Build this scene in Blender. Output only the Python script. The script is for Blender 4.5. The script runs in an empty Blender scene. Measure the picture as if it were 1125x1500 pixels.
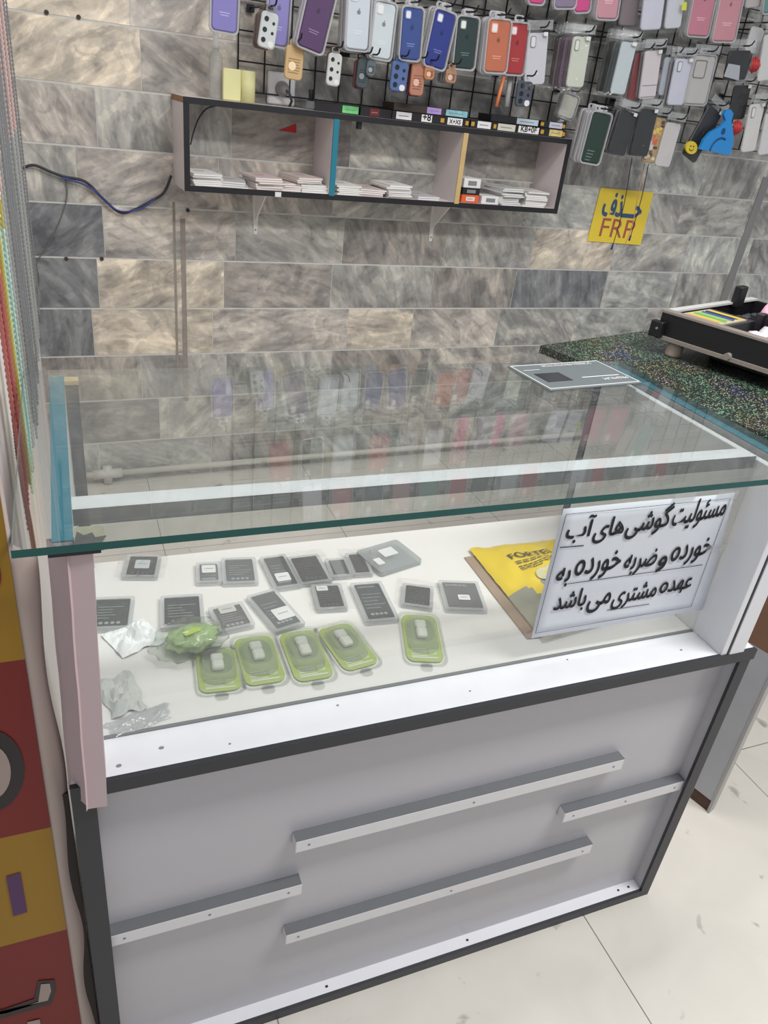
import bpy, math, random, unicodedata
from mathutils import Vector, Matrix, Euler, noise
random.seed(7)
C = bpy.context.scene.collection
PI = math.pi
# ------------------------------------------------------------------ camera
CAM = Vector((0.04076, -0.65383, 1.34871)); ROT = Euler((1.06738, -0.10849, -0.3692), 'XYZ'); FPX = 1105.886
RM = ROT.to_matrix()
cd = bpy.data.cameras.new('camera'); cam = bpy.data.objects.new('camera', cd); C.objects.link(cam)
cam.location = CAM; cam.rotation_euler = ROT
cd.sensor_fit = 'VERTICAL'; cd.sensor_height = 36; cd.lens = 36*FPX/1500; cd.clip_start = .02
sc = bpy.context.scene; sc.camera = cam
WY, YAW = 1.9874, 0.04972
WE = Vector((math.cos(YAW), math.sin(YAW), 0)); WN = Vector((math.sin(YAW), -math.cos(YAW), 0))
WO = Vector((0, WY, 0))
def ray(p): return RM @ Vector(((p[0]-562.5)/FPX, -(p[1]-750)/FPX, -1))
def on(p, axis, v):                       # point of plane axis = v seen at p
    d = ray(p); return CAM + d*((v-CAM[axis])/d[axis])
def wall(p, off=0.0):                     # (u, z) of the wall-parallel plane seen at p
    d = ray(p); nb = -WN; o = WO + WN*off
    P = CAM + d*(nb.dot(o-CAM)/nb.dot(d)); return (P-WO).dot(WE), P.z
def W3(u, off, z): return WO + WE*u + WN*off + Vector((0, 0, z))
# ------------------------------------------------------------------ materials
def lin(c): return tuple(((x/255)/12.92 if x/255 <= .04045 else ((x/255+.055)/1.055)**2.4) for x in c)
MATS = {}
def M(name, rgb, rough=.5, metal=0, var=.06, scale=40, spec=.5, bump=0, srgb=True, k=1.0, coat=0):
    if name in MATS: return MATS[name]
    col = [min(1, c*k) for c in (lin(rgb) if srgb else rgb)]
    m = bpy.data.materials.new(name); m.use_nodes = True; nt = m.node_tree; N = nt.nodes; L = nt.links
    b = N['Principled BSDF']; b.inputs['Roughness'].default_value = rough; b.inputs['Metallic'].default_value = metal
    b.inputs['Specular IOR Level'].default_value = spec; b.inputs['Coat Weight'].default_value = coat
    tc = N.new('ShaderNodeTexCoord'); nz = N.new('ShaderNodeTexNoise'); nz.inputs['Scale'].default_value = scale; nz.inputs['Detail'].default_value = 4
    L.new(tc.outputs['Object'], nz.inputs['Vector'])
    mx = N.new('ShaderNodeMix'); mx.data_type = 'RGBA'
    mx.inputs[6].default_value = [c*(1-var) for c in col]+[1]; mx.inputs[7].default_value = [min(1, c*(1+var)) for c in col]+[1]
    L.new(nz.outputs['Fac'], mx.inputs[0]); L.new(mx.outputs[2], b.inputs['Base Color'])
    if bump:
        bp = N.new('ShaderNodeBump'); bp.inputs['Strength'].default_value = bump; bp.inputs['Distance'].default_value = .002
        L.new(nz.outputs['Fac'], bp.inputs['Height']); L.new(bp.outputs[0], b.inputs['Normal'])
    MATS[name] = m; return m
def clear(name, tint=(1, 1, 1), body=(.8, .8, .8), fac=.1, rough=.08, refl=True, bump=0, ior=1.5):
    """thin clear plastic or glass: straight-through light, a little body colour, fresnel reflection"""
    if name in MATS: return MATS[name]
    m = bpy.data.materials.new(name); m.use_nodes = True; nt = m.node_tree; N = nt.nodes; L = nt.links
    N.remove(N['Principled BSDF']); out = N['Material Output']
    tr = N.new('ShaderNodeBsdfTransparent'); tr.inputs[0].default_value = (*tint, 1)
    df = N.new('ShaderNodeBsdfDiffuse'); df.inputs[0].default_value = (*body, 1)
    m1 = N.new('ShaderNodeMixShader'); m1.inputs[0].default_value = fac
    L.new(tr.outputs[0], m1.inputs[1]); L.new(df.outputs[0], m1.inputs[2]); last = m1
    if refl:
        g = N.new('ShaderNodeBsdfGlossy'); g.inputs['Roughness'].default_value = rough
        fr = N.new('ShaderNodeFresnel'); ge = N.new('ShaderNodeNewGeometry')
        mr = N.new('ShaderNodeMapRange'); mr.inputs['To Min'].default_value = ior; mr.inputs['To Max'].default_value = 1/ior
        L.new(ge.outputs['Backfacing'], mr.inputs['Value']); L.new(mr.outputs[0], fr.inputs['IOR'])
        m2 = N.new('ShaderNodeMixShader'); L.new(fr.outputs[0], m2.inputs[0]); L.new(m1.outputs[0], m2.inputs[1]); L.new(g.outputs[0], m2.inputs[2]); last = m2
        if bump:
            tc = N.new('ShaderNodeTexCoord'); nz = N.new('ShaderNodeTexNoise'); nz.inputs['Scale'].default_value = 28; nz.inputs['Detail'].default_value = 2; nz.inputs['Distortion'].default_value = 1.5
            L.new(tc.outputs['Object'], nz.inputs['Vector'])
            bp = N.new('ShaderNodeBump'); bp.inputs['Strength'].default_value = bump; bp.inputs['Distance'].default_value = .01
            L.new(nz.outputs['Fac'], bp.inputs['Height']); L.new(bp.outputs[0], g.inputs['Normal']); L.new(bp.outputs[0], fr.inputs['Normal'])
    L.new(last.outputs[0], out.inputs['Surface']); MATS[name] = m; return m
# ------------------------------------------------------------------ mesh building
class MB:
    def __init__(s): s.v = []; s.f = []; s.mi = []; s.sm = []; s.mats = []; s.X = Matrix.Identity(4)
    def m(s, mat):
        if mat not in s.mats: s.mats.append(mat)
        return s.mats.index(mat)
    def add(s, vs, fs, mat, smooth=False):
        b = len(s.v); i = s.m(mat); s.v += [s.X @ Vector(v) for v in vs]
        for f in fs: s.f.append([b+k for k in f]); s.mi.append(i); s.sm.append(smooth)
        return s
    def box(s, x0, x1, y0, y1, z0, z1, mat, bev=0):
        if bev:
            b = min(bev, (x1-x0)/2.01, (y1-y0)/2.01, (z1-z0)/2.01)
            X = ((x0, x0+b, x1-b, x1), (y0, y0+b, y1-b, y1), (z0, z0+b, z1-b, z1))
            vs = []; idx = {}
            for sx in (0, 1):
                for sy in (0, 1):
                    for sz in (0, 1):
                        for a in range(3):
                            q = [X[0][1+sx], X[1][1+sy], X[2][1+sz]]; q[a] = X[a][3*(sx, sy, sz)[a]]
                            idx[(sx, sy, sz, a)] = len(vs); vs.append(q)
            I = lambda sx, sy, sz, a: idx[(sx, sy, sz, a)]
            fs = []
            for a in range(3):
                u, w = [(1, 2), (2, 0), (0, 1)][a]
                for t in (0, 1):
                    ring = []
                    for (p, q) in ((0, 0), (1, 0), (1, 1), (0, 1)):
                        k = [0, 0, 0]; k[a] = t; k[u] = p; k[w] = q; ring.append(I(*k, a))
                    fs.append(ring if t else ring[::-1])
            for a in range(3):
                u, w = [(1, 2), (2, 0), (0, 1)][a]
                for p in (0, 1):
                    for q in (0, 1):
                        k0 = [0, 0, 0]; k0[u] = p; k0[w] = q; k1 = list(k0); k1[a] = 1
                        r = [I(*k0, u), I(*k1, u), I(*k1, w), I(*k0, w)]
                        fs.append(r if p == q else r[::-1])
            for sx in (0, 1):
                for sy in (0, 1):
                    for sz in (0, 1):
                        r = [I(sx, sy, sz, 0), I(sx, sy, sz, 1), I(sx, sy, sz, 2)]
                        fs.append(r if (sx+sy+sz) % 2 else r[::-1])
            return s.add(vs, fs, mat)
        return s.add([(x0, y0, z0), (x1, y0, z0), (x1, y1, z0), (x0, y1, z0), (x0, y0, z1), (x1, y0, z1), (x1, y1, z1), (x0, y1, z1)],
                     [(3, 2, 1, 0), (4, 5, 6, 7), (0, 1, 5, 4), (1, 2, 6, 5), (2, 3, 7, 6), (3, 0, 4, 7)], mat)
    def prism(s, poly, a, b, mat, plane='xz', top=None, smooth=False):
        """poly counter-clockwise in (p, q); extruded from a to b.  plane xz: third axis is y (b<a is nearer the viewer); xy: third axis is z"""
        n = len(poly); tp = top or poly
        P = (lambda p, q, t: (p, t, q)) if plane == 'xz' else ((lambda p, q, t: (p, q, t)) if plane == 'xy' else (lambda p, q, t: (t, p, q)))
        vs = [P(p, q, a) for p, q in poly]+[P(p, q, b) for p, q in tp]
        fs = [[i, (i+1) % n, n+(i+1) % n, n+i] for i in range(n)]
        i0 = len(s.f); s.add(vs, fs, mat, smooth); s.add(vs, [list(range(n-1, -1, -1)), list(range(n, 2*n))], mat)
        flip = (plane == 'xz') == (b > a)
        if flip:
            for k in range(i0, len(s.f)): s.f[k] = s.f[k][::-1]
        return s
    def ring(s, outer, inner, a, b, mat, plane='xz'):
        n = len(outer); P = (lambda p, q, t: (p, t, q)) if plane == 'xz' else (lambda p, q, t: (p, q, t))
        vs = [P(*o, a) for o in outer]+[P(*o, b) for o in outer]+[P(*o, a) for o in inner]+[P(*o, b) for o in inner]
        fs = []
        for i in range(n):
            j = (i+1) % n
            fs += [[i, j, n+j, n+i], [2*n+j, 2*n+i, 3*n+i, 3*n+j], [n+i, n+j, 3*n+j, 3*n+i], [j, i, 2*n+i, 2*n+j]]
        return s.add(vs, fs, mat)
    def tube(s, pts, r, mat, n=6, rs=None, cap=True):
        pts = [Vector(p) for p in pts]; vs = []; fs = []; up = None
        for i, p in enumerate(pts):
            t = (pts[min(i+1, len(pts)-1)]-pts[max(i-1, 0)]).normalized()
            if up is None: up = t.orthogonal().normalized()
            up = (up-t*up.dot(t)).normalized(); w = t.cross(up); q = rs[i] if rs else r
            vs += [p+(up*math.cos(2*PI*k/n)+w*math.sin(2*PI*k/n))*q for k in range(n)]
        for i in range(len(pts)-1):
            for k in range(n): fs.append([i*n+k, i*n+(k+1) % n, (i+1)*n+(k+1) % n, (i+1)*n+k])
        if cap: fs += [list(range(n-1, -1, -1)), [(len(pts)-1)*n+k for k in range(n)]]
        return s.add(vs, fs, mat, True)
    def lathe(s, prof, mat, c=(0, 0, 0), n=20, smooth=True):
        vs = [(c[0]+r*math.cos(2*PI*k/n), c[1]+r*math.sin(2*PI*k/n), c[2]+z) for r, z in prof for k in range(n)]
        fs = [[i*n+k, i*n+(k+1) % n, (i+1)*n+(k+1) % n, (i+1)*n+k] for i in range(len(prof)-1) for k in range(n)]
        fs += [list(range(n-1, -1, -1)), [(len(prof)-1)*n+k for k in range(n)]]
        return s.add(vs, fs, mat, smooth)
    def grid(s, fn, nu, nv, mat, thick=0, smooth=True, matfn=None):
        vs = [Vector(fn(i/nu, j/nv)) for j in range(nv+1) for i in range(nu+1)]
        q = lambda i, j: j*(nu+1)+i
        for j in range(nv):
            for i in range(nu):
                s.add([vs[q(i, j)], vs[q(i+1, j)], vs[q(i+1, j+1)], vs[q(i, j+1)]], [(0, 1, 2, 3)], matfn(i/nu, j/nv) if matfn else mat, smooth)
        s.weld = True; s.thick = thick; return s
    weld = False; thick = 0
    def text(s, body, o, xd, yd, mat, width=None, height=None, bold=0.0, sy=1.0):
        """flat lettering: lower left corner o, along xd, up yd, scaled to width"""
        cu = bpy.data.curves.new('lettering', 'FONT'); cu.body = body; cu.offset = 0; cu.resolution_u = 3
        ob = bpy.data.objects.new('lettering', cu); C.objects.link(ob)
        dg = bpy.context.evaluated_depsgraph_get(); dg.update()
        me = ob.evaluated_get(dg).to_mesh()
        vs = [v.co.copy() for v in me.vertices]; fs = [list(p.vertices) for p in me.polygons]
        ob.evaluated_get(dg).to_mesh_clear(); bpy.data.objects.remove(ob); bpy.data.curves.remove(cu)
        if not vs: return s
        x0 = min(v.x for v in vs); x1 = max(v.x for v in vs); y0 = min(v.y for v in vs); y1 = max(v.y for v in vs)
        k = width/(x1-x0) if width else height/(y1-y0); ky = height/(y1-y0) if height else k*sy
        o = Vector(o); xd = Vector(xd).normalized(); yd = Vector(yd).normalized()
        if height and width is None: k = ky
        nrm = xd.cross(yd).normalized(); r = bold*min(k, ky)*1.25
        for i, (dx, dy) in enumerate(((0, 0), (1, 0), (-1, 0), (0, 1), (0, -1), (.7, .7), (-.7, -.7), (.7, -.7), (-.7, .7)) if bold else ((0, 0),)):
            s.add([o+xd*((v.x-x0)*k+dx*r)+yd*((v.y-y0)*ky+dy*r)+nrm*(i*2e-6) for v in vs], fs, mat)
        return s
    def mesh(s, name):
        me = bpy.data.meshes.new(name); me.from_pydata(s.v, [], s.f)
        for mt in s.mats: me.materials.append(mt)
        me.polygons.foreach_set('material_index', s.mi); me.polygons.foreach_set('use_smooth', s.sm); me.update()
        if s.weld:
            import bmesh
            b = bmesh.new(); b.from_mesh(me); bmesh.ops.remove_doubles(b, verts=b.verts, dist=1e-6)
            b.to_mesh(me); b.free()
        return me
    def obj(s, name, parent=None):
        o = bpy.data.objects.new(name, s.mesh(name)); C.objects.link(o)
        if parent: o.parent = parent
        if s.thick:
            md = o.modifiers.new('thickness', 'SOLIDIFY'); md.thickness = s.thick; md.offset = 0
        return o
def rr(w, h, r, n=4, cx=0, cy=0):
    r = min(r, w/2.01, h/2.01); out = []
    for k, (sx, sy) in enumerate(((1, 1), (-1, 1), (-1, -1), (1, -1))):
        for i in range(n+1):
            a = PI/2*(k+i/n); out.append((cx+sx*(w/2-r)+r*math.cos(a), cy+sy*(h/2-r)+r*math.sin(a)))
    return out
def rect(x0, x1, y0, y1): return [(x0, y0), (x1, y0), (x1, y1), (x0, y1)]
def tag(o, label, cat, group=None):
    o['label'] = label; o['category'] = cat
    if group: o['group'] = group
    return o
def thing(name, label, cat, loc=(0, 0, 0), rot=(0, 0, 0), group=None):
    o = bpy.data.objects.new(name, None); C.objects.link(o); o.empty_display_size = .02
    o.location = loc; o.rotation_euler = rot; return tag(o, label, cat, group)
def struct(name, mb):
    o = mb.obj(name); o['kind'] = 'structure'; o['label'] = name.replace('_', ' '); return o
def dup(root, loc, rot, label, group=None):
    r = root.copy(); C.objects.link(r); r.location = loc; r.rotation_euler = rot; r['label'] = label
    if group: r['group'] = group
    for ch in list(root.children):
        c = ch.copy(); C.objects.link(c); c.parent = r
        for g in ch.children:
            d = g.copy(); C.objects.link(d); d.parent = c
    return r
# Persian shaping into presentation forms, laid out left to right
FORMS = {}
for cp in list(range(0xFB50, 0xFDFF))+list(range(0xFE70, 0xFEFD)):
    d = unicodedata.decomposition(chr(cp)).split()
    if len(d) == 2 and d[0] in ('<isolated>', '<final>', '<initial>', '<medial>'):
        FORMS.setdefault(chr(int(d[1], 16)), {}).setdefault(d[0][1:-1], chr(cp))
FORMS['\u0647']['isolated'] = 'o'      # the round stand-alone he
def fa(t):
    out = []
    for i, ch in enumerate(t):
        F = FORMS.get(ch)
        if not F: out.append(ch); continue
        prev = i > 0 and 'initial' in FORMS.get(t[i-1], {}) or (i > 0 and t[i-1] == '\u0640')
        nxt = i+1 < len(t) and (t[i+1] in FORMS or t[i+1] == '\u0640') and 'initial' in F
        k = 'medial' if prev and nxt else 'final' if prev else 'initial' if nxt else 'isolated'
        out.append(F.get(k) or F.get('isolated'))
    return ''.join(out[::-1])
# ------------------------------------------------------------------ shared materials
white_mel = M('white_melamine', (236, 236, 240), .35, var=.02, k=.92)
black_edge = M('black_edge_band', (46, 48, 54), .45, var=.1)
shelf_edge = M('shelf_edge_black', (28, 29, 33), .45, var=.1)
teal = M('teal_edge_band', (34, 122, 144), .4, var=.05)
wire = M('black_wire', (34, 34, 38), .4, metal=.4)
white_paint = M('white_paint', (228, 226, 224), .5, var=.03)
print_dark = M('printed_black', (20, 20, 24), .6)
print_white = M('printed_white', (225, 225, 225), .6)
print_grey = M('printed_grey', (130, 132, 135), .6)
rim = clear('clear_tray_rim', (.95, .95, .95), (.72, .72, .74), .45, .12)
film = clear('clear_bag_film', (.97, .97, .97), (.8, .8, .82), .025, .04, bump=.7, ior=1.38)
film_milky = clear('milky_bag_film', (.95, .95, .95), (.75, .77, .78), .3, .15, bump=.5)
glass = clear('clear_glass', (.925, .945, .935), (.8, .85, .82), .02, .0, ior=1.72)
pane = clear('pane_glass', (.98, .985, .98), (.8, .85, .82), .02, .0, ior=1.5)
glass_edge = M('green_glass_edge', (22, 92, 88), .15, var=.15, scale=8, k=.8)

# ------------------------------------------------------------------ setting
def tiles_material():
    m = bpy.data.materials.new('marble_tiles'); m.use_nodes = True; nt = m.node_tree; N = nt.nodes; L = nt.links
    b = N['Principled BSDF']; b.inputs['Roughness'].default_value = .38; b.inputs['Specular IOR Level'].default_value = .4
    tone = N.new('ShaderNodeAttribute'); tone.attribute_name = 'tone'
    rnd = N.new('ShaderNodeAttribute'); rnd.attribute_name = 'seed'
    tc = N.new('ShaderNodeTexCoord')
    ad = N.new('ShaderNodeVectorMath'); ad.operation = 'MULTIPLY_ADD'; ad.inputs[1].default_value = (31, 17, 23)
    L.new(rnd.outputs['Color'], ad.inputs[0]); L.new(tc.outputs['Object'], ad.inputs[2])
    vr = N.new('ShaderNodeVectorRotate'); vr.rotation_type = 'Y_AXIS'
    sep = N.new('ShaderNodeSeparateColor'); L.new(rnd.outputs['Color'], sep.inputs[0])
    an = N.new('ShaderNodeMath'); an.operation = 'MULTIPLY_ADD'; an.inputs[1].default_value = 2.4; an.inputs[2].default_value = -1.7; L.new(sep.outputs[1], an.inputs[0])
    L.new(ad.outputs[0], vr.inputs['Vector']); L.new(an.outputs[0], vr.inputs['Angle'])
    mp = N.new('ShaderNodeMapping'); mp.inputs['Scale'].default_value = (1.0, 1, 1.7); L.new(vr.outputs[0], mp.inputs['Vector'])
    n1 = N.new('ShaderNodeTexNoise'); n1.inputs['Scale'].default_value = 4.2; n1.inputs['Detail'].default_value = 9; n1.inputs['Roughness'].default_value = .58; n1.inputs['Distortion'].default_value = 1.3
    n2 = N.new('ShaderNodeTexNoise'); n2.inputs['Scale'].default_value = 7; n2.inputs['Detail'].default_value = 4; n2.inputs['Roughness'].default_value = .45; n2.inputs['Distortion'].default_value = .8
    n3 = N.new('ShaderNodeTexNoise'); n3.inputs['Scale'].default_value = 60; n3.inputs['Detail'].default_value = 6
    mp2 = N.new('ShaderNodeMapping'); mp2.inputs['Scale'].default_value = (1.0, 1, 5.5); L.new(vr.outputs[0], mp2.inputs['Vector'])
    L.new(mp.outputs[0], n1.inputs['Vector']); L.new(mp2.outputs[0], n2.inputs['Vector'])
    L.new(ad.outputs[0], n3.inputs['Vector'])
    r1 = N.new('ShaderNodeValToRGB'); e = r1.color_ramp.elements
    e[0].position = .34; e[0].color = (.66, .66, .67, 1); e[1].position = .64; e[1].color = (1.34, 1.32, 1.27, 1)
    q = e.new(.47); q.color = (.9, .9, .9, 1); q = e.new(.515); q.color = (1.08, 1.07, 1.05, 1); L.new(n1.outputs['Fac'], r1.inputs['Fac'])
    r2 = N.new('ShaderNodeValToRGB'); e = r2.color_ramp.elements
    e[0].position = .35; e[0].color = (.80, .795, .79, 1); e[1].position = .62; e[1].color = (1.08, 1.08, 1.07, 1); L.new(n2.outputs['Fac'], r2.inputs['Fac'])
    r3 = N.new('ShaderNodeMapRange'); r3.inputs['To Min'].default_value = .8; r3.inputs['To Max'].default_value = 1.2; L.new(n3.outputs['Fac'], r3.inputs['Value'])
    def mul(a, bb):
        x = N.new('ShaderNodeMix'); x.data_type = 'RGBA'; x.blend_type = 'MULTIPLY'; x.inputs[0].default_value = 1; L.new(a, x.inputs[6]); L.new(bb, x.inputs[7]); return x.outputs[2]
    n4 = N.new('ShaderNodeTexNoise'); n4.inputs['Scale'].default_value = 7; n4.inputs['Detail'].default_value = 6; n4.inputs['Roughness'].default_value = .5; n4.inputs['Distortion'].default_value = 1.8
    L.new(mp.outputs[0], n4.inputs['Vector'])
    r4 = N.new('ShaderNodeValToRGB'); e = r4.color_ramp.elements
    e[0].position = .37; e[0].color = (.74, .735, .74, 1); e[1].position = .60; e[1].color = (1.24, 1.22, 1.18, 1)
    for p_, v_ in ((.43, .97), (.56, 1.0)): q = e.new(p_); q.color = (v_, v_, v_, 1)
    L.new(n4.outputs['Fac'], r4.inputs['Fac'])
    c = mul(mul(mul(mul(tone.outputs['Color'], r1.outputs[0]), r2.outputs[0]), r3.outputs[0]), r4.outputs[0])
    L.new(c, b.inputs['Base Color']); return m
def build_wall():
    s, z0 = .16112, .63619; rng = random.Random(3)
    G = (.42, .415, .395); D = (.235, .245, .26); B = (.62, .56, .475); P = (.50, .47, .435); Lg = (.49, .50, .48); K = (.345, .325, .305)
    rows = {0: ([-.25, .139, .549, .947, 1.366, 1.747, 2.218, 2.62, 3.02, 3.42], [D, B, K, G, K, D, Lg, G, Lg]),
            -1: ([-.3, .112, .51, 1.025, 1.30, 1.70, 2.1, 2.5, 2.9, 3.3], [D, B, P, B, P, G, Lg, G, G]),
            1: ([-.24, .166, .588, .98, 1.40, 1.80, 2.22, 2.62, 3.02, 3.42], [D, P, G, K, G, B, G, Lg, G]),
            2: ([-.3, .10, .53, .93, 1.33, 1.73, 2.13, 2.53, 2.93, 3.33], [G, P, P, G, G, Lg, G, G, G]),
            3: ([-.24, .167, .57, .98, 1.39, 1.8, 2.2, 2.6, 3.0, 3.4], [P, G, K, G, K, G, Lg, G, G]),
            4: ([-.1, .30, .71, 1.11, 1.51, 1.91, 2.31, 2.71, 3.11], [B, P, G, G, G, G, G, G]),
            5: ([-.13, .275, .68, 1.08, 1.48, 1.88, 2.28, 2.68, 3.08], [B, P, G, G, G, G, G, G]),
            -2: ([-.1, .26, .56, .97, 1.4, 1.8, 2.2, 2.6, 3.0], [K, G, G, K, P, G, G, G])}
    mb = MB(); tm = tiles_material(); grout = M('grout', (206, 206, 202), .8, var=.2, scale=25)
    mb.box(-.4, 4.2, .0012, .14, -.01, 3.1, grout)
    quads = []; nb = len(mb.f)
    for r in range(-4, 16):
        js, ts = rows.get(r, (None, None))
        if js is None:
            ph = -.4+rng.random()*.4; js = [ph+.405*i for i in range(12)]; ts = [rng.choice([G, G, K, P, Lg] if r < 6 else [G, K, G]) for _ in range(11)]
        js = list(js); ts = list(ts)
        while js[-1] < 4.1: js.append(js[-1]+.4); ts.append(rng.choice([G, Lg, K]))
        js = [-.4 if i == 0 else j for i, j in enumerate(js)]
        for i, t in enumerate(ts):
            g = .0012; gz = .0042
            zb, zt = z0+r*s+gz, z0+(r+1)*s-gz*.4
            zb = max(zb, 0)
            if zt <= zb: continue
            mb.box(js[i]+g, js[i+1]-g, -.0, .006, zb, zt, tm); quads.append((t, (rng.random(), rng.random(), rng.random())))
    o = struct('wall_back', mb); me = o.data
    a = me.color_attributes.new('tone', 'FLOAT_COLOR', 'CORNER'); b = me.color_attributes.new('seed', 'FLOAT_COLOR', 'CORNER')
    for p in me.polygons:
        k = (p.index-nb)//6
        t, sd = quads[k] if p.index >= nb else (G, (0, 0, 0))
        for li in p.loop_indices: a.data[li].color = (*t, 1); b.data[li].color = (*sd, 1)
    o.location = WO; o.rotation_euler = (0, 0, YAW)
build_wall()
def floor_material():
    m = bpy.data.materials.new('porcelain_floor'); m.use_nodes = True; nt = m.node_tree; N = nt.nodes; L = nt.links
    b = N['Principled BSDF']; b.inputs['Roughness'].default_value = .3
    tc = N.new('ShaderNodeTexCoord'); mp = N.new('ShaderNodeMapping'); mp.inputs['Location'].default_value = (-.871+.61, -.26+.61, 0)
    L.new(tc.outputs['Object'], mp.inputs['Vector'])
    br = N.new('ShaderNodeTexBrick'); br.offset = 0; br.inputs['Scale'].default_value = 1; br.inputs['Brick Width'].default_value = .61; br.inputs['Row Height'].default_value = .61
    br.inputs['Mortar Size'].default_value = .0013; br.inputs['Mortar Smooth'].default_value = .1
    br.inputs['Color1'].default_value = (.66, .63, .57, 1); br.inputs['Color2'].default_value = (.64, .61, .56, 1); br.inputs['Mortar'].default_value = (.22, .21, .19, 1)
    L.new(mp.outputs[0], br.inputs['Vector'])
    nz = N.new('ShaderNodeTexNoise'); nz.inputs['Scale'].default_value = 5; nz.inputs['Detail'].default_value = 9; nz.inputs['Distortion'].default_value = 1.2; L.new(tc.outputs['Object'], nz.inputs['Vector'])
    rp = N.new('ShaderNodeMapRange'); rp.inputs['To Min'].default_value = .86; rp.inputs['To Max'].default_value = 1.1; L.new(nz.outputs['Fac'], rp.inputs['Value'])
    n2 = N.new('ShaderNodeTexNoise'); n2.inputs['Scale'].default_value = 13; n2.inputs['Detail'].default_value = 6; n2.inputs['Distortion'].default_value = .6; L.new(tc.outputs['Object'], n2.inputs['Vector'])
    r2 = N.new('ShaderNodeMapRange'); r2.inputs['From Min'].default_value = .28; r2.inputs['From Max'].default_value = .34; r2.inputs['To Min'].default_value = .55; L.new(n2.outputs['Fac'], r2.inputs['Value'])
    mm = N.new('ShaderNodeMath'); mm.operation = 'MULTIPLY'; L.new(rp.outputs[0], mm.inputs[0]); L.new(r2.outputs[0], mm.inputs[1])
    mx = N.new('ShaderNodeMix'); mx.data_type = 'RGBA'; mx.blend_type = 'MULTIPLY'; mx.inputs[0].default_value = 1
    L.new(br.outputs[0], mx.inputs[6]); L.new(mm.outputs[0], mx.inputs[7]); L.new(mx.outputs[2], b.inputs['Base Color']); return m
struct('floor', MB().box(-1.2, 4.2, -2.2, 2.4, -.05, 0, floor_material()))
struct('wall_left', MB().box(-.5, -.056, .03, 1.98, 0, 2.9, M('left_wall_white', (232, 226, 224), .55, var=.04, scale=6)))
# flat grey strip running down the tiles at the right, faint mark lines at left
struct('trim_1', MB().box(-.022, .022, -.004, 0, .3, 1.22, M('grey_strip', (136, 136, 135), .6))).matrix_world = Matrix.Translation(W3(wall((1080, 350))[0], 0, 0)) @ Matrix.Rotation(YAW, 4, 'Z') @ Matrix.Rotation(.05, 4, 'Y')

stain = M('brown_streak', (146, 138, 130), .7, var=.3, scale=60)
for k, (px, wd, z0_, z1_) in enumerate((((258, 450), .004, .40, .98), ((270, 450), .008, .30, .93))):
    u = wall(px)[0]; b = MB(); b.box(-wd, wd, -.0012, 0, z0_, z1_, stain); o = struct('trim_%d' % (k+2), b); o.location = W3(u, 0, 0); o.rotation_euler = (0, 0, YAW)
for lab, px in (('dark wall plug, left one of two at the top left of the tiles', (68, 18)), ('dark wall plug, right one of two at the top left', (115, 25)), ('dark wall plug left of the pair below the cable', (97, 379)), ('dark wall plug right of the pair below the cable', (149, 379)), ('dark wall plug under the left corner of the shelf', (275, 308))):
    q = wall(px); o = MB().prism(rr(.012, .012, .006, 4), 0, -.003, M('plug_dark', (62, 52, 48), .7)).obj('wall_plug'); o.location = W3(q[0], .0, q[1]); o.rotation_euler = (0, 0, YAW); tag(o, lab, 'wall plug')
# ------------------------------------------------------------------ counter
LX, H1, HG = 1.03, .6313, .9602
def panel_material():
    return M('grey_white_laminate', (226, 224, 229), .28, var=.02, k=.66)
lam = panel_material()
ct = thing('display_counter', 'white shop display counter with glass top and black edged front', 'display counter')
dirty = M('ledge_white', (232, 233, 238), .3, var=.05, k=.92, scale=25)
MB().box(0, .018, .006, .46, 0, .613, lam).obj('side_panel', ct)
MB().box(LX-.022, LX-.004, .006, .46, 0, .613, lam).obj('side_panel', ct)
MB().box(.018, LX-.022, .027, .04, .018, .613, lam).obj('front_panel', ct)
MB().box(.018, LX-.022, .006, .45, 0.0, .018, dirty).obj('bottom_board', ct)
MB().box(-.002, LX, .006, .067, .613, H1, dirty).obj('front_ledge', ct)
MB().box(-.002, LX, .067, .462, .613, H1, M('display_floor_white', (238, 235, 232), .4, var=.03, scale=9)).obj('display_floor', ct)
fr = MB(); fr.box(-.004, .022, 0, .0058, 0, .613, black_edge); fr.box(LX-.0255, LX-.0035, 0, .0058, 0, .613, black_edge)
fr.box(.022, LX-.0255, 0, .0058, 0, .018, black_edge); fr.box(-.004, LX+.002, -.001, .0058, .612, H1+.0006, black_edge)
fr.obj('black_edge_frame', ct)
bar_m = M('bar_white', (222, 220, 222), .45, var=.04)
def bar(x0, x1, z, name='trim_bar'):
    b = MB(); b.box(x0, x1, .009, .0272, z, z+.024, bar_m, .0012)
    b.box(x0+.0005, x1-.0005, .0092, .0272, z+.0241, z+.0246, M('bar_grey_top', (104, 106, 110), .5))
    for x in (x0+.02, (x0+x1)/2, x1-.02): b.prism(rr(.004, .004, .002, 3, x, z+.012), .0091, .0086, print_grey)
    b.obj(name, ct)
bar(.272, .840, .403); bar(.748, LX-.0225, .300); bar(.0185, .287, .305); bar(.268, .838, .188)
# specks and screw heads on the ledges
for x, y, r in ((.05, .02, .003), (.10, .035, .003), (.33, .05, .0018), (.52, .03, .0015), (.9, .03, .002), (.97, .045, .002), (.18, .02, .0015), (.7, .055, .0015)):
    MB().prism(rr(r*2, r*1.4, r, 3, x, y), H1+.0002, H1+.0008, print_grey, 'xy').obj('screw_mark', ct)
for x in (.35, .62, .96, .985): MB().prism(rr(.005, .004, .002, 3, x, .016), .0182, .0188, print_dark, 'xy').obj('screw_mark', ct)
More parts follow.
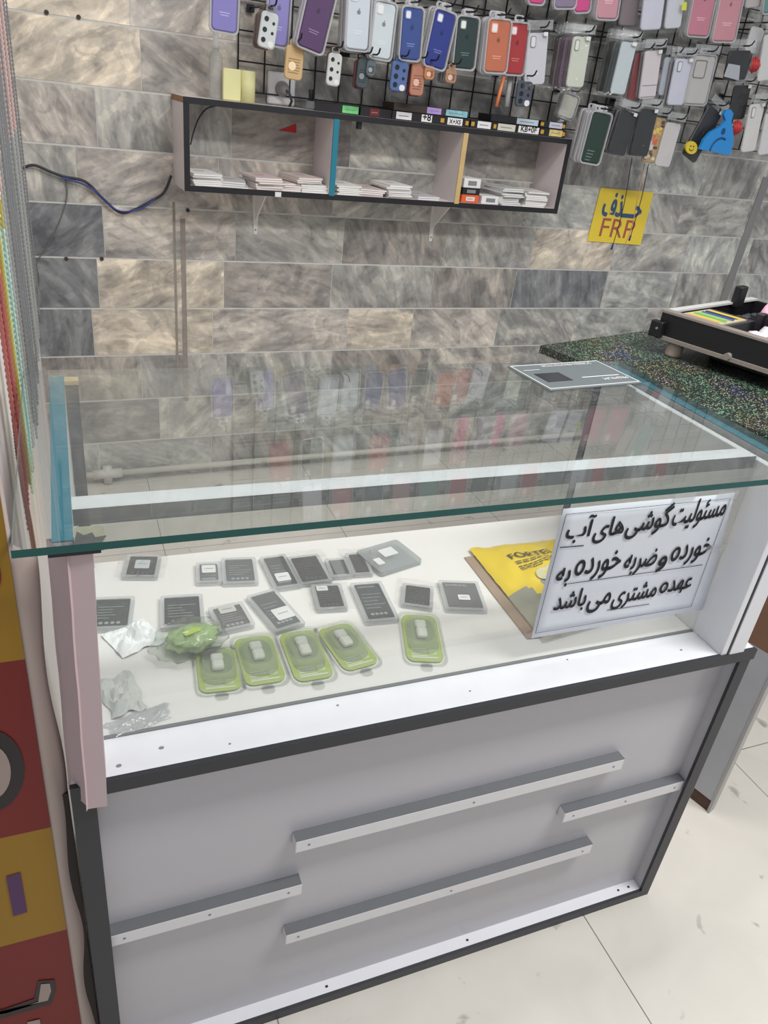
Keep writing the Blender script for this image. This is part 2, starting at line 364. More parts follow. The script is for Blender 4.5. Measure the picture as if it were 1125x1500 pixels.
# showcase sides, posts, rear frame
for nm, x0, x1 in (('showcase_side', .008, .026), ('showcase_side', .986, 1.003)):
    MB().box(x0, x1, .012 if x0 < .5 else .0205, .468, H1, .9478, white_mel).obj(nm, ct)
MB().box(.0075, .0265, .012, .469, .9478, .9496, teal).obj('teal_edge', ct)
MB().box(.986, 1.0035, .0, .469, .9478, .9496, teal).obj('teal_edge', ct)
MB().box(.956, .9685, .002, .445, H1, .945, white_mel, .001).obj('side_liner', ct)
MB().box(.972, 1.003, 0, .02, H1, .9478, white_mel, .0008).obj('front_post', ct)
MB().box(.9686, .9719, .001, .44, H1, .945, M('dark_joint', (70, 70, 74), .7)).obj('joint_strip', ct)
dk = M('dark_rail', (74, 78, 86), .5)
MB().box(.027, .0445, .448, .465, H1, .944, dk).obj('rear_stile', ct)
MB().box(.9555, .9715, .448, .465, H1, .949, dk).obj('rear_stile', ct)
MB().box(.027, .9555, .0715, .099, .931, .9496, dirty).obj('front_rail', ct)
MB().box(.027, .9555, .0708, .0714, .9305, .9496, dk).obj('rail_edging', ct)
MB().box(.027, .0455, .447, .466, .944, .9494, M('raw_chipboard', (196, 176, 140), .9, var=.3, scale=200)).obj('chipboard_end', ct)
post_m = M('wrapped_post', (196, 174, 176), .5, var=.03)
pp = MB()
for (a, b) in (((-.006, .02), (.0115, -.009)), ((.0115, -.009), (.0135, -.006)), ((.0135, -.006), (.034, -.0075)), ((.034, -.0075), (.035, .018)), ((.035, .018), (-.006, .02))):
    n = 10
    for i in range(n):
        z0, z1 = .612+(.9485-.612)*i/n, .612+(.9485-.612)*(i+1)/n
        if i == 0: z0 -= .012 if a[1] < 0 else 0.002
        d0 = (z0-.62)*.026+.0004*math.sin(i*1.7); d1 = (z1-.62)*.026+.0004*math.sin((i+1)*1.7)
        if i == n-1: d1 = (z1-.62)*.026
        pp.add([(a[0]+d0, a[1], z0), (b[0]+d0, b[1], z0), (b[0]+d1, b[1], z1), (a[0]+d1, a[1], z1)], [(0, 1, 2, 3)], post_m)
pp.obj('corner_post', ct)
# glass
GX0, GX1, GY0, GY1 = -.0256, 1.0035, -.012, .470
gt = MB(); gt.box(GX0, GX1, GY0, GY1, .9502, .9586, glass)
for k in (2, 3, 5): gt.mi[k] = gt.m(glass_edge)
gt.obj('glass_top', ct)
MB().box(.036, .9555, .066, .0705, H1+.0004, .9498, pane).obj('front_pane', ct)
MB().box(.036, .9555, .0655, .071, H1+.0002, H1+.0016, M('pane_seal', (120, 124, 124), .6)).obj('pane_seal', ct)
pad = MB()
def padf(u, v):
    x = .024+.027*u; y = -.011+.04*v
    return (x, y, .9500+.0)
pad.prism(rr(.028, .046, .005, 4, .041, .012), .9488, .95, M('grey_tape', (160, 158, 138), .6, var=.2, scale=120), 'xy')
pad.prism([(.026, .0), (.05, -.004), (.056, .014), (.046, .012), (.044, .022), (.036, .018), (.030, .026)], .9486, .9502, M('torn_tape', (84, 86, 86), .6, var=.3, scale=150), 'xy')
pad.box(.004, .05, -.0115, -.006, .9465, .9502, M('black_glue', (24, 24, 26), .5, var=.3, scale=150))
pad.obj('corner_pad', ct)

# ------------------------------------------------------------------ paper notice
ink = M('black_ink', (24, 25, 32), .7); paper = M('notice_paper', (226, 230, 238), .6, var=.02)
sy = .0645
TLp, TRp, BRp, BLp = [on(q, 1, sy) for q in ((825, 745), (1077, 722), (1030, 893), (778, 935))]
ns = thing('paper_notice', 'white paper notice with three lines of black lettering taped inside front glass', 'notice', BLp)
def bil(u, v): return BLp.lerp(BRp, u).lerp(TLp.lerp(TRp, u), v)-BLp
nb_ = MB(); nb_.grid(lambda u, v: bil(u, v)+Vector((0, .0006*math.sin(9*u+4*v), 0)), 14, 10, paper, .0003); nb_.obj('paper', ns)
tx = MB()
def px_on(p): return on(p, 1, sy-.0016)-BLp
def fline(txt, pl, pr, h, bold=.02):
    a, b = px_on(pl), px_on(pr); d = b-a
    tx.text(fa(txt), a, d, (0, 0, 1), ink, width=d.length, height=h, bold=bold)
def stroke(p0, p1, w):
    a, b = px_on(p0), px_on(p1); up = Vector((0, 0, w)); tx.add([a, b, b+up, a+up], [(0, 1, 2, 3)], ink)
hh = lambda p0, p1: abs(px_on(p0).z-px_on(p1).z)
fline('مسئولیت', (979, 781), (1056, 765), .050); fline('گوشی', (913, 791), (976, 779), .049)
fline('های', (866, 797), (909, 790), .040); fline('آب', (826, 797), (864, 792), .042)
fline('خورده', (977, 833), (1035, 820), .042); fline('و', (960, 838), (972, 835), .026); fline('ضربه', (909, 846), (956, 836), .040)
fline('خورده', (837, 855), (903, 842), .044); fline('به', (811, 862), (831, 858), .032)
fline('عهده', (962, 877), (1008, 868), .030); fline('مشتری', (893, 894), (956, 882), .042)
fline('می', (857, 899), (889, 893), .032); fline('باشد', (808, 901), (854, 893), .040)
stroke((820, 803), (855, 800), .0016); stroke((831, 856), (1029, 828), .0012); stroke((889, 894.5), (951, 885.5), .0012)
for a, b in (((829, 754), (1070, 730.5)),((784, 928), (1012, 889))): stroke(a, b, .0007)
for a, b in (((829, 754), (784, 928)), ((1070, 730.5), (1012, 889))):
    a, b = px_on(a), px_on(b); tx.add([a, a+Vector((.0008, 0, 0)), b+Vector((.0008, 0, 0)), b], [(3, 2, 1, 0)], ink)
tx.obj('lettering', ns)
tpm = clear('sticky_tape', (.96, .96, .96), (.85, .86, .88), .25, .15)
for u, v in ((.68, 1.0), (.95, .98), (.97, .55)):
    c = bil(u, v); MB().add([c+Vector((-.02, -.0018, -.004)), c+Vector((.02, -.0018, -.004)), c+Vector((.02, -.0018, .009)), c+Vector((-.02, -.0018, .009))], [(0, 1, 2, 3)], tpm).obj('tape', ns)

# ------------------------------------------------------------------ goods on the display floor
ZF = H1+.0012
def flat_frame(T, B, z=ZF):
    """centre, yaw and length on the plane z; local +y points from B to T"""
    t, b = on(T, 2, z), on(B, 2, z); d = t-b
    return (t+b)/2, math.atan2(-d.x, d.y), d.length
def wid(p, w, z=ZF): return (on((p[0]+w/2, p[1]), 2, z)-on((p[0]-w/2, p[1]), 2, z)).length
sleeve = clear('battery_sleeve', (.93, .93, .93), (.84, .86, .87), .42, .06)
def battery(T, B, w, label, col, tagpos=None, brand=None, bars=True, landscape=False, lift=0, baggy=False, tagc=(226, 226, 226)):
    c, a, h = flat_frame(T, B); w = wid(((T[0]+B[0])/2, (T[1]+B[1])/2), w)
    bm = M('battery_%d_%d_%d' % col, tuple(int(c*1.12) for c in col), .4, var=.05)
    t = thing('phone_battery', label, 'phone battery', (c.x, c.y, ZF+lift), (0, 0, a))
    b = MB(); b.box(-w/2+.004, w/2-.004, -h/2+.004, h/2-.004, .0012, .0058, bm, .0008)
    z = .0060
    if brand: b.text(brand, (-w/2+.009, h/2-.014, z), (1, 0, 0), (0, 1, 0), print_white, width=w*.55)
    if bars:
        rr_ = random.Random(label)
        for k in range(5):
            y = h*(.18-.09*k); x1 = -w/2+.009+w*(.3+.4*rr_.random()); b.add([(-w/2+.009, y, z), (x1, y, z), (x1, y+.0011, z), (-w/2+.009, y+.0011, z)], [(0, 1, 2, 3)], M('print_pale', (190, 192, 194), .6))
        for k in range(4): b.prism(rr(.006, .006, .003, 3, w*(-.22+.14*k), -h*.33), .0059, z, M('print_pale', (190, 192, 194), .6), 'xy')
    b.obj('battery_body', t)
    s = MB(); s.ring(rr(w+.004, h+.004, .004), rr(w-.009, h-.009, .002), 0.0, .0066, sleeve, 'xy'); 
    s.prism(rr(w-.008, h-.008, .002), .0066, .0069, clear('sleeve_face', (.95, .95, .95), (.62, .64, .66), .07, .06, bump=.3, ior=1.35), 'xy'); s.obj('clear_sleeve', t)
    if tagpos:
        x, y, tw, th = tagpos
        m = MB(); m.prism(rr(w*tw, h*th, .002, 3, x*w, y*h), .0069, .0074, M('tag_%d' % tagc[0], tagc, .6), 'xy')
        m.add([(x*w-w*tw*.3, y*h, .0076), (x*w+w*tw*.3, y*h, .0076), (x*w+w*tw*.3, y*h+.0012, .0076), (x*w-w*tw*.3, y*h+.0012, .0076)], [(0, 1, 2, 3)], print_grey); m.obj('price_tag', t)
    if baggy:
        g = MB(); sd = random.Random(label).random()*20
        g.grid(lambda u, v: ((u-.5)*(w+.026), (v-.5)*(h+.02)+.004, .0082+.003*noise.noise(Vector((u*5+sd, v*5, 0)))), 12, 12, film); g.obj('plastic_bag', t)
    return t
GR = (92, 94, 96); BK = (44, 48, 54)
battery((212, 818), (205, 849), 48, 'grey phone battery in a clear bag alone near the corner post, rearmost at left', (98, 100, 104), (0, .05, .45, .4), baggy=True, tagc=(205, 208, 212))
battery((305, 829), (307, 857), 34, 'smallest phone battery in clear sleeve, left end of the rear row of batteries', (118, 118, 118), (0, .15, .6, .4))
battery((349, 822), (353, 858), 48, 'wide grey battery between the smallest battery and the slanted one with a tag', (104, 105, 106), None)
battery((399, 819), (422, 864), 38, 'slanted grey battery with a white tag near its lower end, rear row', GR, (-.02, -.2, .55, .25))
battery((443, 819), (463, 857), 46, 'dark grey battery in a shiny crumpled bag behind the tilted row', (88, 90, 92), None, baggy=True)
battery((491, 823), (501, 848), 30, 'small pale grey battery in milky sleeve beside the crumpled shiny bag', (128, 128, 128), None, bars=False)
battery((519, 815), (532, 845), 27, 'narrow pale battery pack leaning against the large clear plastic pack', (122, 124, 124), None, bars=False, baggy=True)
battery((167, 880), (160, 925), 60, 'dark green black battery half under white crumpled paper at far left', (50, 62, 60), None)
battery((266, 877), (268, 922), 60, 'black battery with printed symbols behind the bagged green pack', BK, None)
battery((330, 892), (348, 925), 50, 'tilted grey battery with a rounded pale sticker, beside the black battery with symbols', (104, 102, 100), (-.02, .3, .5, .3), lift=.001, tagc=(198, 198, 194))
battery((382, 873), (425, 923), 46, 'long slanted battery with a torn white label, above the green packs', (98, 100, 100), (.12, -.15, .6, .3))
battery((477, 861), (487, 896), 42, 'dark battery with a white numbered tag at top left, in a wrinkled bag', (80, 84, 88), (-.18, .33, .4, .2), baggy=True)
battery((535, 858), (560, 913), 46, 'largest black battery in the second row with four round symbols', (58, 62, 66), None, 'SAMSUNG')
battery((612, 862), (610, 892), 42, 'small bagged battery right behind the rightmost green pack', (62, 66, 70), None, 'SAMSUNG', baggy=True)
battery((670, 856), (683, 897), 56, 'grey battery with small white tag, rightmost, next to the yellow bag', (102, 104, 104), (.02, -.1, .3, .18), 'SAMSUNG', bars=False)
# the large clear plastic pack
c, a, h = flat_frame((554, 806), (585, 834)); w = .092
t = thing('plastic_pack', 'large clear grey plastic pack with two white stickers, rear right of batteries', 'plastic pack', (c.x, c.y, ZF), (0, 0, a+.05))
MB().prism(rr(w, h+.01, .006), 0, .009, clear('pack_shell', (.9, .92, .92), (.5, .53, .54), .5, .1), 'xy').obj('shell', t)
m = MB(); m.prism(rr(.03, .024, .002, 3, .005, .01), .0092, .0096, print_white, 'xy'); m.prism(rr(.014, .02, .002, 3, -.028, -.008), .0092, .0096, print_white, 'xy'); m.obj('sticker', t)
# green blister packs
gcard = M('green_card', (172, 190, 112), .45, var=.1, scale=14); gdark = M('green_card_dark', (134, 162, 90), .45)
blister_m = clear('blister_shell', (.97, .98, .96), (.95, .98, .92), .11, .05, bump=.08, ior=1.4)
def blister(T, B, label, proto=[None]):
    c, a, h = flat_frame(T, B)
    if proto[0] is None:
        w, h = .056, .086
        t = thing('blister_pack', label, 'blister pack', (c.x, c.y, ZF), (0, 0, a), 'green blister packs')
        b = MB(); b.prism(rr(w, h, .012, 5), .0006, .0014, gcard, 'xy')
        b.prism(rr(w*.75, h*.5, .016, 5, 0, .014), .0014, .0018, gdark, 'xy')
        for k in range(4): b.add([(-.02, -.022-.004*k, .0017), (-.02+.022+.003*(k % 2), -.022-.004*k, .0017), (-.02+.022+.003*(k % 2), -.0208-.004*k, .0017), (-.02, -.0208-.004*k, .0017)], [(0, 1, 2, 3)], print_white)
        b.add([(-.02, -.037, .0017), (.02, -.037, .0017), (.02, -.0352, .0017), (-.02, -.0352, .0017)], [(0, 1, 2, 3)], print_white)
        b.prism(rr(.011, .009, .001, 2, .013, -.026), .0014, .0018, M('pale_print', (196, 212, 160), .5), 'xy'); b.obj('card', t)
        s = MB(); o0 = rr(w+.012, h+.014, .014, 5); i0 = rr(w*.86, h*.80, .018, 5, 0, .004); i1 = rr(w*.74, h*.70, .016, 5, 0, .004)
        s.ring(o0, rr(w+.004, h+.006, .013, 5), 0, .002, blister_m, 'xy')
        s.prism(i0, .0022, .0115, blister_m, 'xy', i1); s.prism(rr(.018, .014, .006, 4, 0, -h/2-.009), 0, .0012, blister_m, 'xy'); s.obj('clear_shell', t)
        p = MB(); wm = M('adapter_white', (226, 228, 220), .4)
        p.box(-.0085, .0085, .0135, .0275, .0022, .0098, wm, .0022); p.box(-.008, .008, -.004, .0125, .0022, .0105, wm, .0022); p.obj('usb_adapter', t)
        proto[0] = t
    else:
        t = dup(proto[0], (c.x, c.y, ZF), (0, 0, a), label)
    t.scale = (1, h/.086, 1); return t
blister((314, 944), (326, 1024), 'green blister pack with white adapter, leftmost, half under the bagged pack')
blister((369, 934), (391, 1002), 'green blister pack standing upright, second from left in front row')
blister((434, 926), (463, 996), 'green blister pack third from left, below the long slanted battery')
blister((487, 918), (532, 978), 'most slanted green blister pack, fourth from left in front row')
blister((612, 902), (624, 970), 'green blister pack alone at the right, below the small bagged battery')
# bagged green pack: a lumpy green heap in clear film
c = on((282, 945), 2, ZF)
t = thing('bagged_pack', 'clear crumpled plastic bag round a green pack lying on leftmost blister', 'plastic bag', (c.x, c.y, ZF+.012), (0, 0, .35))
def lump(u, v, rx, ry, rz, sd, amp):
    th = 2*PI*u; ph = PI*(v-.5); d = Vector((math.cos(ph)*math.cos(th), math.cos(ph)*math.sin(th), math.sin(ph)))
    k = 1+amp*noise.noise(d*2.2+Vector((sd, 0, 0)))+amp*.5*noise.noise(d*6+Vector((0, sd, 0))); q = Vector((d.x*rx, d.y*ry, d.z*rz))*k
    q.z = max(q.z, -.0105); return q
gb = MB(); gb.grid(lambda u, v: lump(u, v, .036, .028, .011, 3, .5), 28, 14, M('bag_green', (164, 190, 128), .35, var=.25, scale=60)); gb.obj('green_pack', t)
gb = MB(); gb.grid(lambda u, v: lump(u, v, .054, .040, .019, 9, .22)+Vector((-.004, 0, .002)), 36, 18, clear('bag_crinkle', (.95, .97, .95), (.75, .8, .76), .09, .05, bump=.4, ior=1.4)); gb.obj('film', t)
gb = MB(); gb.prism(rr(.026, .010, .004), .0128, .0136, M('yellow_green_sticker', (190, 214, 60), .4), 'xy'); gb.obj('sticker', t)
# crumpled paper and tissue at far left
def crumple(name, label, cat, px, w, h, amp, mat, sd, rotz=0, lift=.004):
    c = on(px, 2, ZF); t = MB()
    def fn(u, v):
        p = Vector((u*2.6+sd, v*2.6, sd)); z = abs(noise.noise(p))*1.3+.25*abs(noise.noise(p*2.6))
        e = min(u, 1-u, v, 1-v); x = (u-.5)*w*(1+.25*noise.noise(Vector((v*3, sd, 1)))); y = (v-.5)*h*(1+.25*noise.noise(Vector((u*3, sd, 5))))
        return (x, y, .0005+amp*z*min(1, e*5+.15))
    t.grid(fn, 14, 14, mat, .0003, smooth=False); o = t.obj(name); o.location = (c.x, c.y, ZF); o.rotation_euler = (0, 0, rotz); return tag(o, label, cat)
crumple('crumpled_paper', 'white crumpled paper sheet covering the dark green battery', 'paper', (196, 935), .066, .062, .022, M('crumpled_white', (244, 245, 246), .7), 2, .4)
crumple('crumpled_tissue', 'grey white crumpled tissue at the front left corner by the post', 'tissue', (178, 1018), .045, .075, .02, M('tissue_grey', (206, 208, 204), .8), 6, .2)
crumple('plastic_wrap', 'thin clear plastic wrap lying flat in front of the crumpled tissue', 'plastic wrap', (205, 1055), .075, .03, .006, film_milky, 11, .25)
# yellow accessory bag lying on a brown card
q = [on(p, 2, ZF) for p in ((680, 817), (704, 813), (822, 931), (772, 936))]
t = thing('brown_card', 'brown cardboard strip under the yellow accessory bag', 'cardboard', q[0])
MB().prism([tuple((p-q[0])[:2]) for p in (q[3], q[2], q[1], q[0])], 0, .0012, M('brown_cardboard', (164, 140, 120), .8), 'xy').obj('sheet', t)
A, B_, C_, D_ = [on(p, 2, ZF+.002) for p in ((687, 806), (816, 792), (935, 900), (795, 940))]
t = thing('accessory_bag', 'yellow plastic accessory bag with black lettering half behind paper notice', 'plastic bag', A)
yel = M('bag_yellow', (236, 205, 40), .3, var=.08, scale=12); bagm = clear('bag_lower', (.85, .85, .78), (.52, .52, .42), .62, .1, bump=.3); drk = M('bag_contents', (58, 56, 46), .5, var=.3, scale=30)
def bagf(u, v, hz=.026):
    p = A.lerp(B_, u).lerp(D_.lerp(C_, u), v)-A
    p.z += .003+hz*(math.sin(PI*min(max(v, 0), 1))*math.sin(PI*u))**.7*(1+.35*noise.noise(Vector((u*7, v*7, 2))))+.002*noise.noise(Vector((u*16, v*16, 5))); p.y += .006*noise.noise(Vector((u*7, 1, v*2)))*(1-v); return p
g = MB(); g.grid(bagf, 30, 30, yel, matfn=lambda u, v: yel if v < .54-.22*max(0, u-.30)+.02*math.sin(u*9) or (.10 < u-v*.55+.26 < .24 and v < .80) else bagm); g.obj('bag', t)
g = MB(); g.grid(lambda u, v: bagf(.12+.76*u, .45+.45*v, .012)-Vector((0, 0, .003)), 10, 10, drk); g.obj('contents', t)
g = MB(); X = (B_-A).normalized(); Y = (A-D_).normalized(); up = Vector((0, 0, 1))
def onbag(u, v, dz=.002): return bagf(u, v)+Vector((0, 0, dz))
def bag_text(body, u0, u1, v, h, mat):
    tmp = MB(); tmp.text(body, (0, 0, 0), (1, 0, 0), (0, 1, 0), mat, width=1.0, height=1.0, bold=.015)
    g.add([onbag(u0+(u1-u0)*p.x, v-h*p.y+.03*p.x*0, .0022) for p in tmp.v], tmp.f, mat)
bag_text('FORTEL', .24, .70, .29, .075, M('bag_print', (60, 54, 40), .5))
for k, (v, u1) in enumerate(((.325, .82), (.345, .78), (.375, .62), (.395, .72), (.415, .45))):
    n = 8; u0 = .24; pr = MATS['bag_print']
    for i in range(n):
        a0, a1 = u0+(u1-u0)*i/n, u0+(u1-u0)*(i+.85)/n
        g.add([onbag(a0, v+.008), onbag(a1, v+.008), onbag(a1, v), onbag(a0, v)], [(0, 1, 2, 3)], pr)
ov = M('oval_print', (206, 200, 160), .5)
g.add([onbag(.42+.13*math.cos(-i*2*PI/20), .53+.065*math.sin(-i*2*PI/20), .003) for i in range(20)], [list(range(20))], ov)
g.obj('print', t)

# ------------------------------------------------------------------ card on the glass top
t = thing('protector_card', 'flat grey screen protector packet lying on the glass at the right', 'packet', (.853, .397, .959), (0, 0, .11))
cg = M('card_grey', (100, 108, 110), .45)
b = MB(); b.box(-.1035, .1035, -.06, .06, 0, .003, cg, .001); b.obj('packet', t)
b = MB(); z = .0034
b.ring(rect(-.100, .100, -.0565, .0565), rect(-.0985, .0985, -.055, .055), .003, z, print_white, 'xy')
b.text('SCREEN PROTECTOR', (.075, .05, z+.0002), (-1, 0, 0), (0, -1, 0), print_white, width=.115)
b.text('PREMIUM', (.092, -.028, z+.0002), (-1, 0, 0), (0, -1, 0), print_white, width=.055)
b.add([(.0, -.02, z), (.085, -.02, z), (.085, -.0175, z), (0, -.0175, z)], [(0, 1, 2, 3)], print_white)
b.add([(-.09, .03, z), (-.055, .03, z), (-.055, .0315, z), (-.09, .0315, z)], [(0, 1, 2, 3)], print_white)
b.obj('print', t)
b = MB(); b.prism(rect(-.082, -.028, -.028, .012), .003, .0036, M('card_window', (48, 50, 52), .2), 'xy'); b.obj('window', t)

# ------------------------------------------------------------------ glitter topped table and the tray machine
def glitter():
    m = bpy.data.materials.new('holographic_glitter'); m.use_nodes = True; nt = m.node_tree; N = nt.nodes; L = nt.links
    b = N['Principled BSDF']; b.inputs['Roughness'].default_value = .3
    tc = N.new('ShaderNodeTexCoord'); vo = N.new('ShaderNodeTexVoronoi'); vo.inputs['Scale'].default_value = 420; L.new(tc.outputs['Object'], vo.inputs['Vector'])
    sep = N.new('ShaderNodeSeparateColor'); L.new(vo.outputs['Color'], sep.inputs[0])
    nz = N.new('ShaderNodeTexNoise'); nz.inputs['Scale'].default_value = 7; nz.inputs['Detail'].default_value = 3; L.new(tc.outputs['Object'], nz.inputs['Vector'])
    hue = N.new('ShaderNodeValToRGB'); e = hue.color_ramp.elements
    e[0].position = .3; e[0].color = (.55, .5, .5, 1); e[1].position = .75; e[1].color = (.2, .6, .35, 1)
    for p, c in ((.4, (.6, .55, .25, 1)), (.5, (.25, .6, .35, 1)), (.58, (.6, .62, .4, 1)), (.65, (.3, .35, .75, 1))):
        q = e.new(p); q.color = c
    L.new(nz.outputs['Fac'], hue.inputs['Fac'])
    st = N.new('ShaderNodeMapRange'); st.inputs['From Min'].default_value = .80; st.inputs['From Max'].default_value = 1.0; st.inputs['To Max'].default_value = .95; L.new(sep.outputs[0], st.inputs['Value'])
    mx = N.new('ShaderNodeMix'); mx.data_type = 'RGBA'; mx.inputs[6].default_value = (.02, .024, .024, 1); L.new(st.outputs[0], mx.inputs[0]); L.new(hue.outputs[0], mx.inputs[7])
    L.new(mx.outputs[2], b.inputs['Base Color']); return m
TY = .29; TFL = Vector((1.300, .13, 0))
tb = thing('side_table', 'table with black glitter top standing right of the glass counter', 'table', TFL, (0, 0, TY))
MB().box(-.004, 1.3, -.01, .75, .852, .87, glitter()).obj('glitter_top', tb)
MB().box(-.0045, 1.3, -.012, .752, .85, .8518, M('table_edge_grey', (150, 142, 136), .5)).obj('edge', tb)
gp = M('table_grey', (176, 178, 182), .5, var=.08, scale=14); bw = M('table_brown', (132, 98, 78), .6, var=.15, scale=10)
MB().box(0, .018, 0, .33, .035, .45, gp).obj('side_panel', tb)
MB().box(0, .018, 0, .33, .45, .85, bw).obj('upper_panel', tb)
MB().box(-.002, .02, -.006, 0.0, .0, .85, M('panel_edge', (170, 168, 166), .4)).obj('edge_strip', tb)
MB().box(.002, .016, 0.0, .045, 0, .035, M('rusty_foot', (84, 60, 52), .8, var=.3)).obj('foot', tb)
MB().box(1.28, 1.3, 0, .74, 0, .85, gp).obj('side_panel', tb)
mc = thing('tray_machine', 'black tray machine with grey rim standing on the glitter table', 'machine', (1.372, .795, .87), (0, 0, .33))
bk = M('machine_black', (20, 20, 24), .45); gy = M('machine_rim', (150, 142, 134), .4, metal=.2)
b = MB(); w_, d_ = .46, .46
b.box(0, w_, -d_, 0, .034, .044, bk); b.box(0, .012, -d_, 0, .044, .098, bk); b.box(w_-.012, w_, -d_, 0, .044, .098, bk); b.box(.012, w_-.012, -d_, -d_+.012, .044, .098, bk); b.box(.012, w_-.012, -.012, 0, .044, .098, bk); b.obj('tray', mc)
b = MB(); b.box(-.002, .026, -d_, .002, .098, .103, gy); b.box(.026, w_, -.018, .002, .098, .103, M('rim_light', (205, 205, 202), .35)); b.obj('rim', mc)
b = MB(); b.box(-.006, 0, -d_, -.008, .036, .045, gy); b.prism(rr(.016, .016, .008, 4, -.19, .046), -.012, 0, gy, 'yz'); b.obj('side_rail', mc)
b = MB(); b.box(-.02, 0, -.02, .012, .04, .078, bk, .002); b.prism(rr(.006, .006, .003, 4, -.008, .062), -.0215, -.02, print_grey, 'yz'); b.obj('hinge_block', mc)
for x, y in ((.025, -.045), (.025, -.40), (w_-.03, -.045), (w_-.03, -.4)):
    MB().lathe([(.02, 0), (.021, .004), (.019, .034)], M('machine_foot', (176, 162, 148), .5), (x, y, .0002)).obj('foot', mc)
b = MB(); b.box(.10, .40, -.44, -.10, .0002, .03, bk, .002); tag(b.obj('black_slab'), 'flat black box lying under the tray machine', 'box'); o = bpy.data.objects['black_slab']; o.location = (1.372, .795, .87); o.rotation_euler = (0, 0, .33)
mrot = Matrix.Translation((1.372, .795, .87)) @ Matrix.Rotation(.33, 4, 'Z')
def tray_item(name, label, cat, mb): o = mb.obj(name); o.matrix_world = mrot; return tag(o, label, cat)
b = MB(); b.box(.03, .17, -.13, -.03, .096, .099, M('leaflet_paper', (196, 182, 150), .5)); z = .0995
for k, cc in enumerate(((200, 150, 110), (206, 190, 90), (110, 170, 90), (150, 190, 90), (60, 90, 160), (40, 50, 90), (220, 190, 60))):
    x = .035+.019*k; b.add([(x, -.125+.01*(k % 2), z), (x+.018, -.12, z), (x+.018, -.035, z), (x, -.04, z)], [(0, 1, 2, 3)], M('leaflet_%d' % k, cc, .5))
b.box(.02, .2, -.14, -.02, .046, .0958, M('leaflet_stack', (60, 60, 62), .6)); tray_item('colour_leaflet', 'colourful printed leaflet lying in the tray machine', 'leaflet', b)
b = MB(); b.grid(lambda u, v: (.05+.3*u, -.38+.2*v, .075+.035*abs(noise.noise(Vector((u*4, v*4, 1))))+.02*math.sin(PI*v)), 16, 12, M('white_cloth', (222, 218, 224), .8), .002); tray_item('white_cloth', 'white cloth heaped in the tray machine', 'cloth', b)
b = MB(); b.grid(lambda u, v: (.16+.22*u, -.30+.14*v, .125+.03*abs(noise.noise(Vector((u*4, v*4, 8))))+.012*math.sin(PI*u)), 16, 12, M('pink_cloth', (222, 170, 188), .8), .002); tray_item('pink_cloth', 'pink cloth lying on the white cloth in the tray machine', 'cloth', b)
b = MB()
for k in range(9):
    x, y = .2+.018*k, -.06-.03*(k % 3); b.box(x, x+.022, y-.02, y, .046, .085+.012*((k*7) % 3), M('machine_parts', (58, 56, 60), .5, var=.4), .003)
b.obj('mechanism', mc)
b = MB(); b.box(.315, .355, -.03, -.01, .09, .145, bk, .003); b.obj('clamp', mc)

# ------------------------------------------------------------------ wall shelf
SO = .17; u0, u1 = .387, 1.7575; zt, zb = 1.287, 1.036
sh = thing('wall_shelf', 'long white open wall shelf with black front edges and two dividers', 'shelf', W3(u0, 0, zb), (0, 0, YAW))
Lh, Hh, th = u1-u0, zt-zb, .016
shm = M('shelf_board', (214, 206, 206), .45, var=.04)
for nm, a in (('bottom_board', (0, Lh, -SO, 0, 0, th)), ('top_board', (0, Lh, -SO, 0, Hh-th, Hh)), ('side_board', (0, th, -SO, 0, th, Hh-th)), ('side_board', (Lh-th, Lh, -SO, 0, th, Hh-th))):
    MB().box(*a, shm).obj(nm, sh)
b = MB(); y0, y1 = -SO-.002, -SO
b.box(0, Lh, y0, y1, 0, th+.001, shelf_edge); b.box(0, Lh, y0, y1, Hh-th-.001, Hh, shelf_edge); b.box(0, th+.001, y0, y1, th, Hh-th, shelf_edge); b.box(Lh-th-.001, Lh, y0, y1, th, Hh-th, shelf_edge); b.obj('front_edging', sh)
b = MB(); b.box(-.0012, 0, -SO, 0, Hh-th, Hh, M('raw_edge_brown', (150, 116, 88), .8, var=.2)); b.obj('raw_edge', sh)
for uc, em in ((.857, teal), (1.322, M('raw_wood_edge', (200, 172, 120), .8, var=.15))):
    x = uc-u0
    d = MB().box(x-th/2, x+th/2, -SO+.002, 0, th, Hh-th, shm).obj('divider', sh)
    MB().box(x-th/2-.001, x+th/2+.001, -SO-.003, -SO+.002, th-.003, Hh-th, em).obj('divider_edging', d)
for uc in (.655, 1.33):
    b = MB(); wm = white_paint; x = uc-u0
    b.prism([(x-.006, -.145), (x+.006, -.145), (x+.013, -.0005), (x-.013, -.0005)], 0, -.004, wm); b.box(x-.012, x+.012, -.15, 0, -.0045, -.0005, wm)
    b.prism([(-.12, -.004), (-.004, -.10), (-.004, -.004)], x-.002, x+.002, wm, 'yz'); b.prism(rr(.006, .006, .003, 4, x, -.13), -.004, -.006, print_grey); b.obj('bracket', sh)
b = MB(); b.box(.28, .30, -SO-.004, -SO-.002, .0, .014, print_white); b.obj('white_clip', sh)
b = MB(); b.box(.548, .56, -SO+.01, -SO+.03, Hh-th-.022, Hh-th, bk); b.obj('black_clip', sh)
# red pennant sticker on the tiles inside the shelf
P = [wall(p, .002) for p in ((408, 191), (434, 181), (434, 195))]
b = MB(); b.prism([P[0], P[2], P[1]], -.001, -.002, M('red_sticker', (190, 36, 40), .6)); o = b.obj('red_sticker'); o.location = WO; o.rotation_euler = (0, 0, YAW); tag(o, 'red triangular sticker on the tiles inside the left shelf bay', 'sticker')
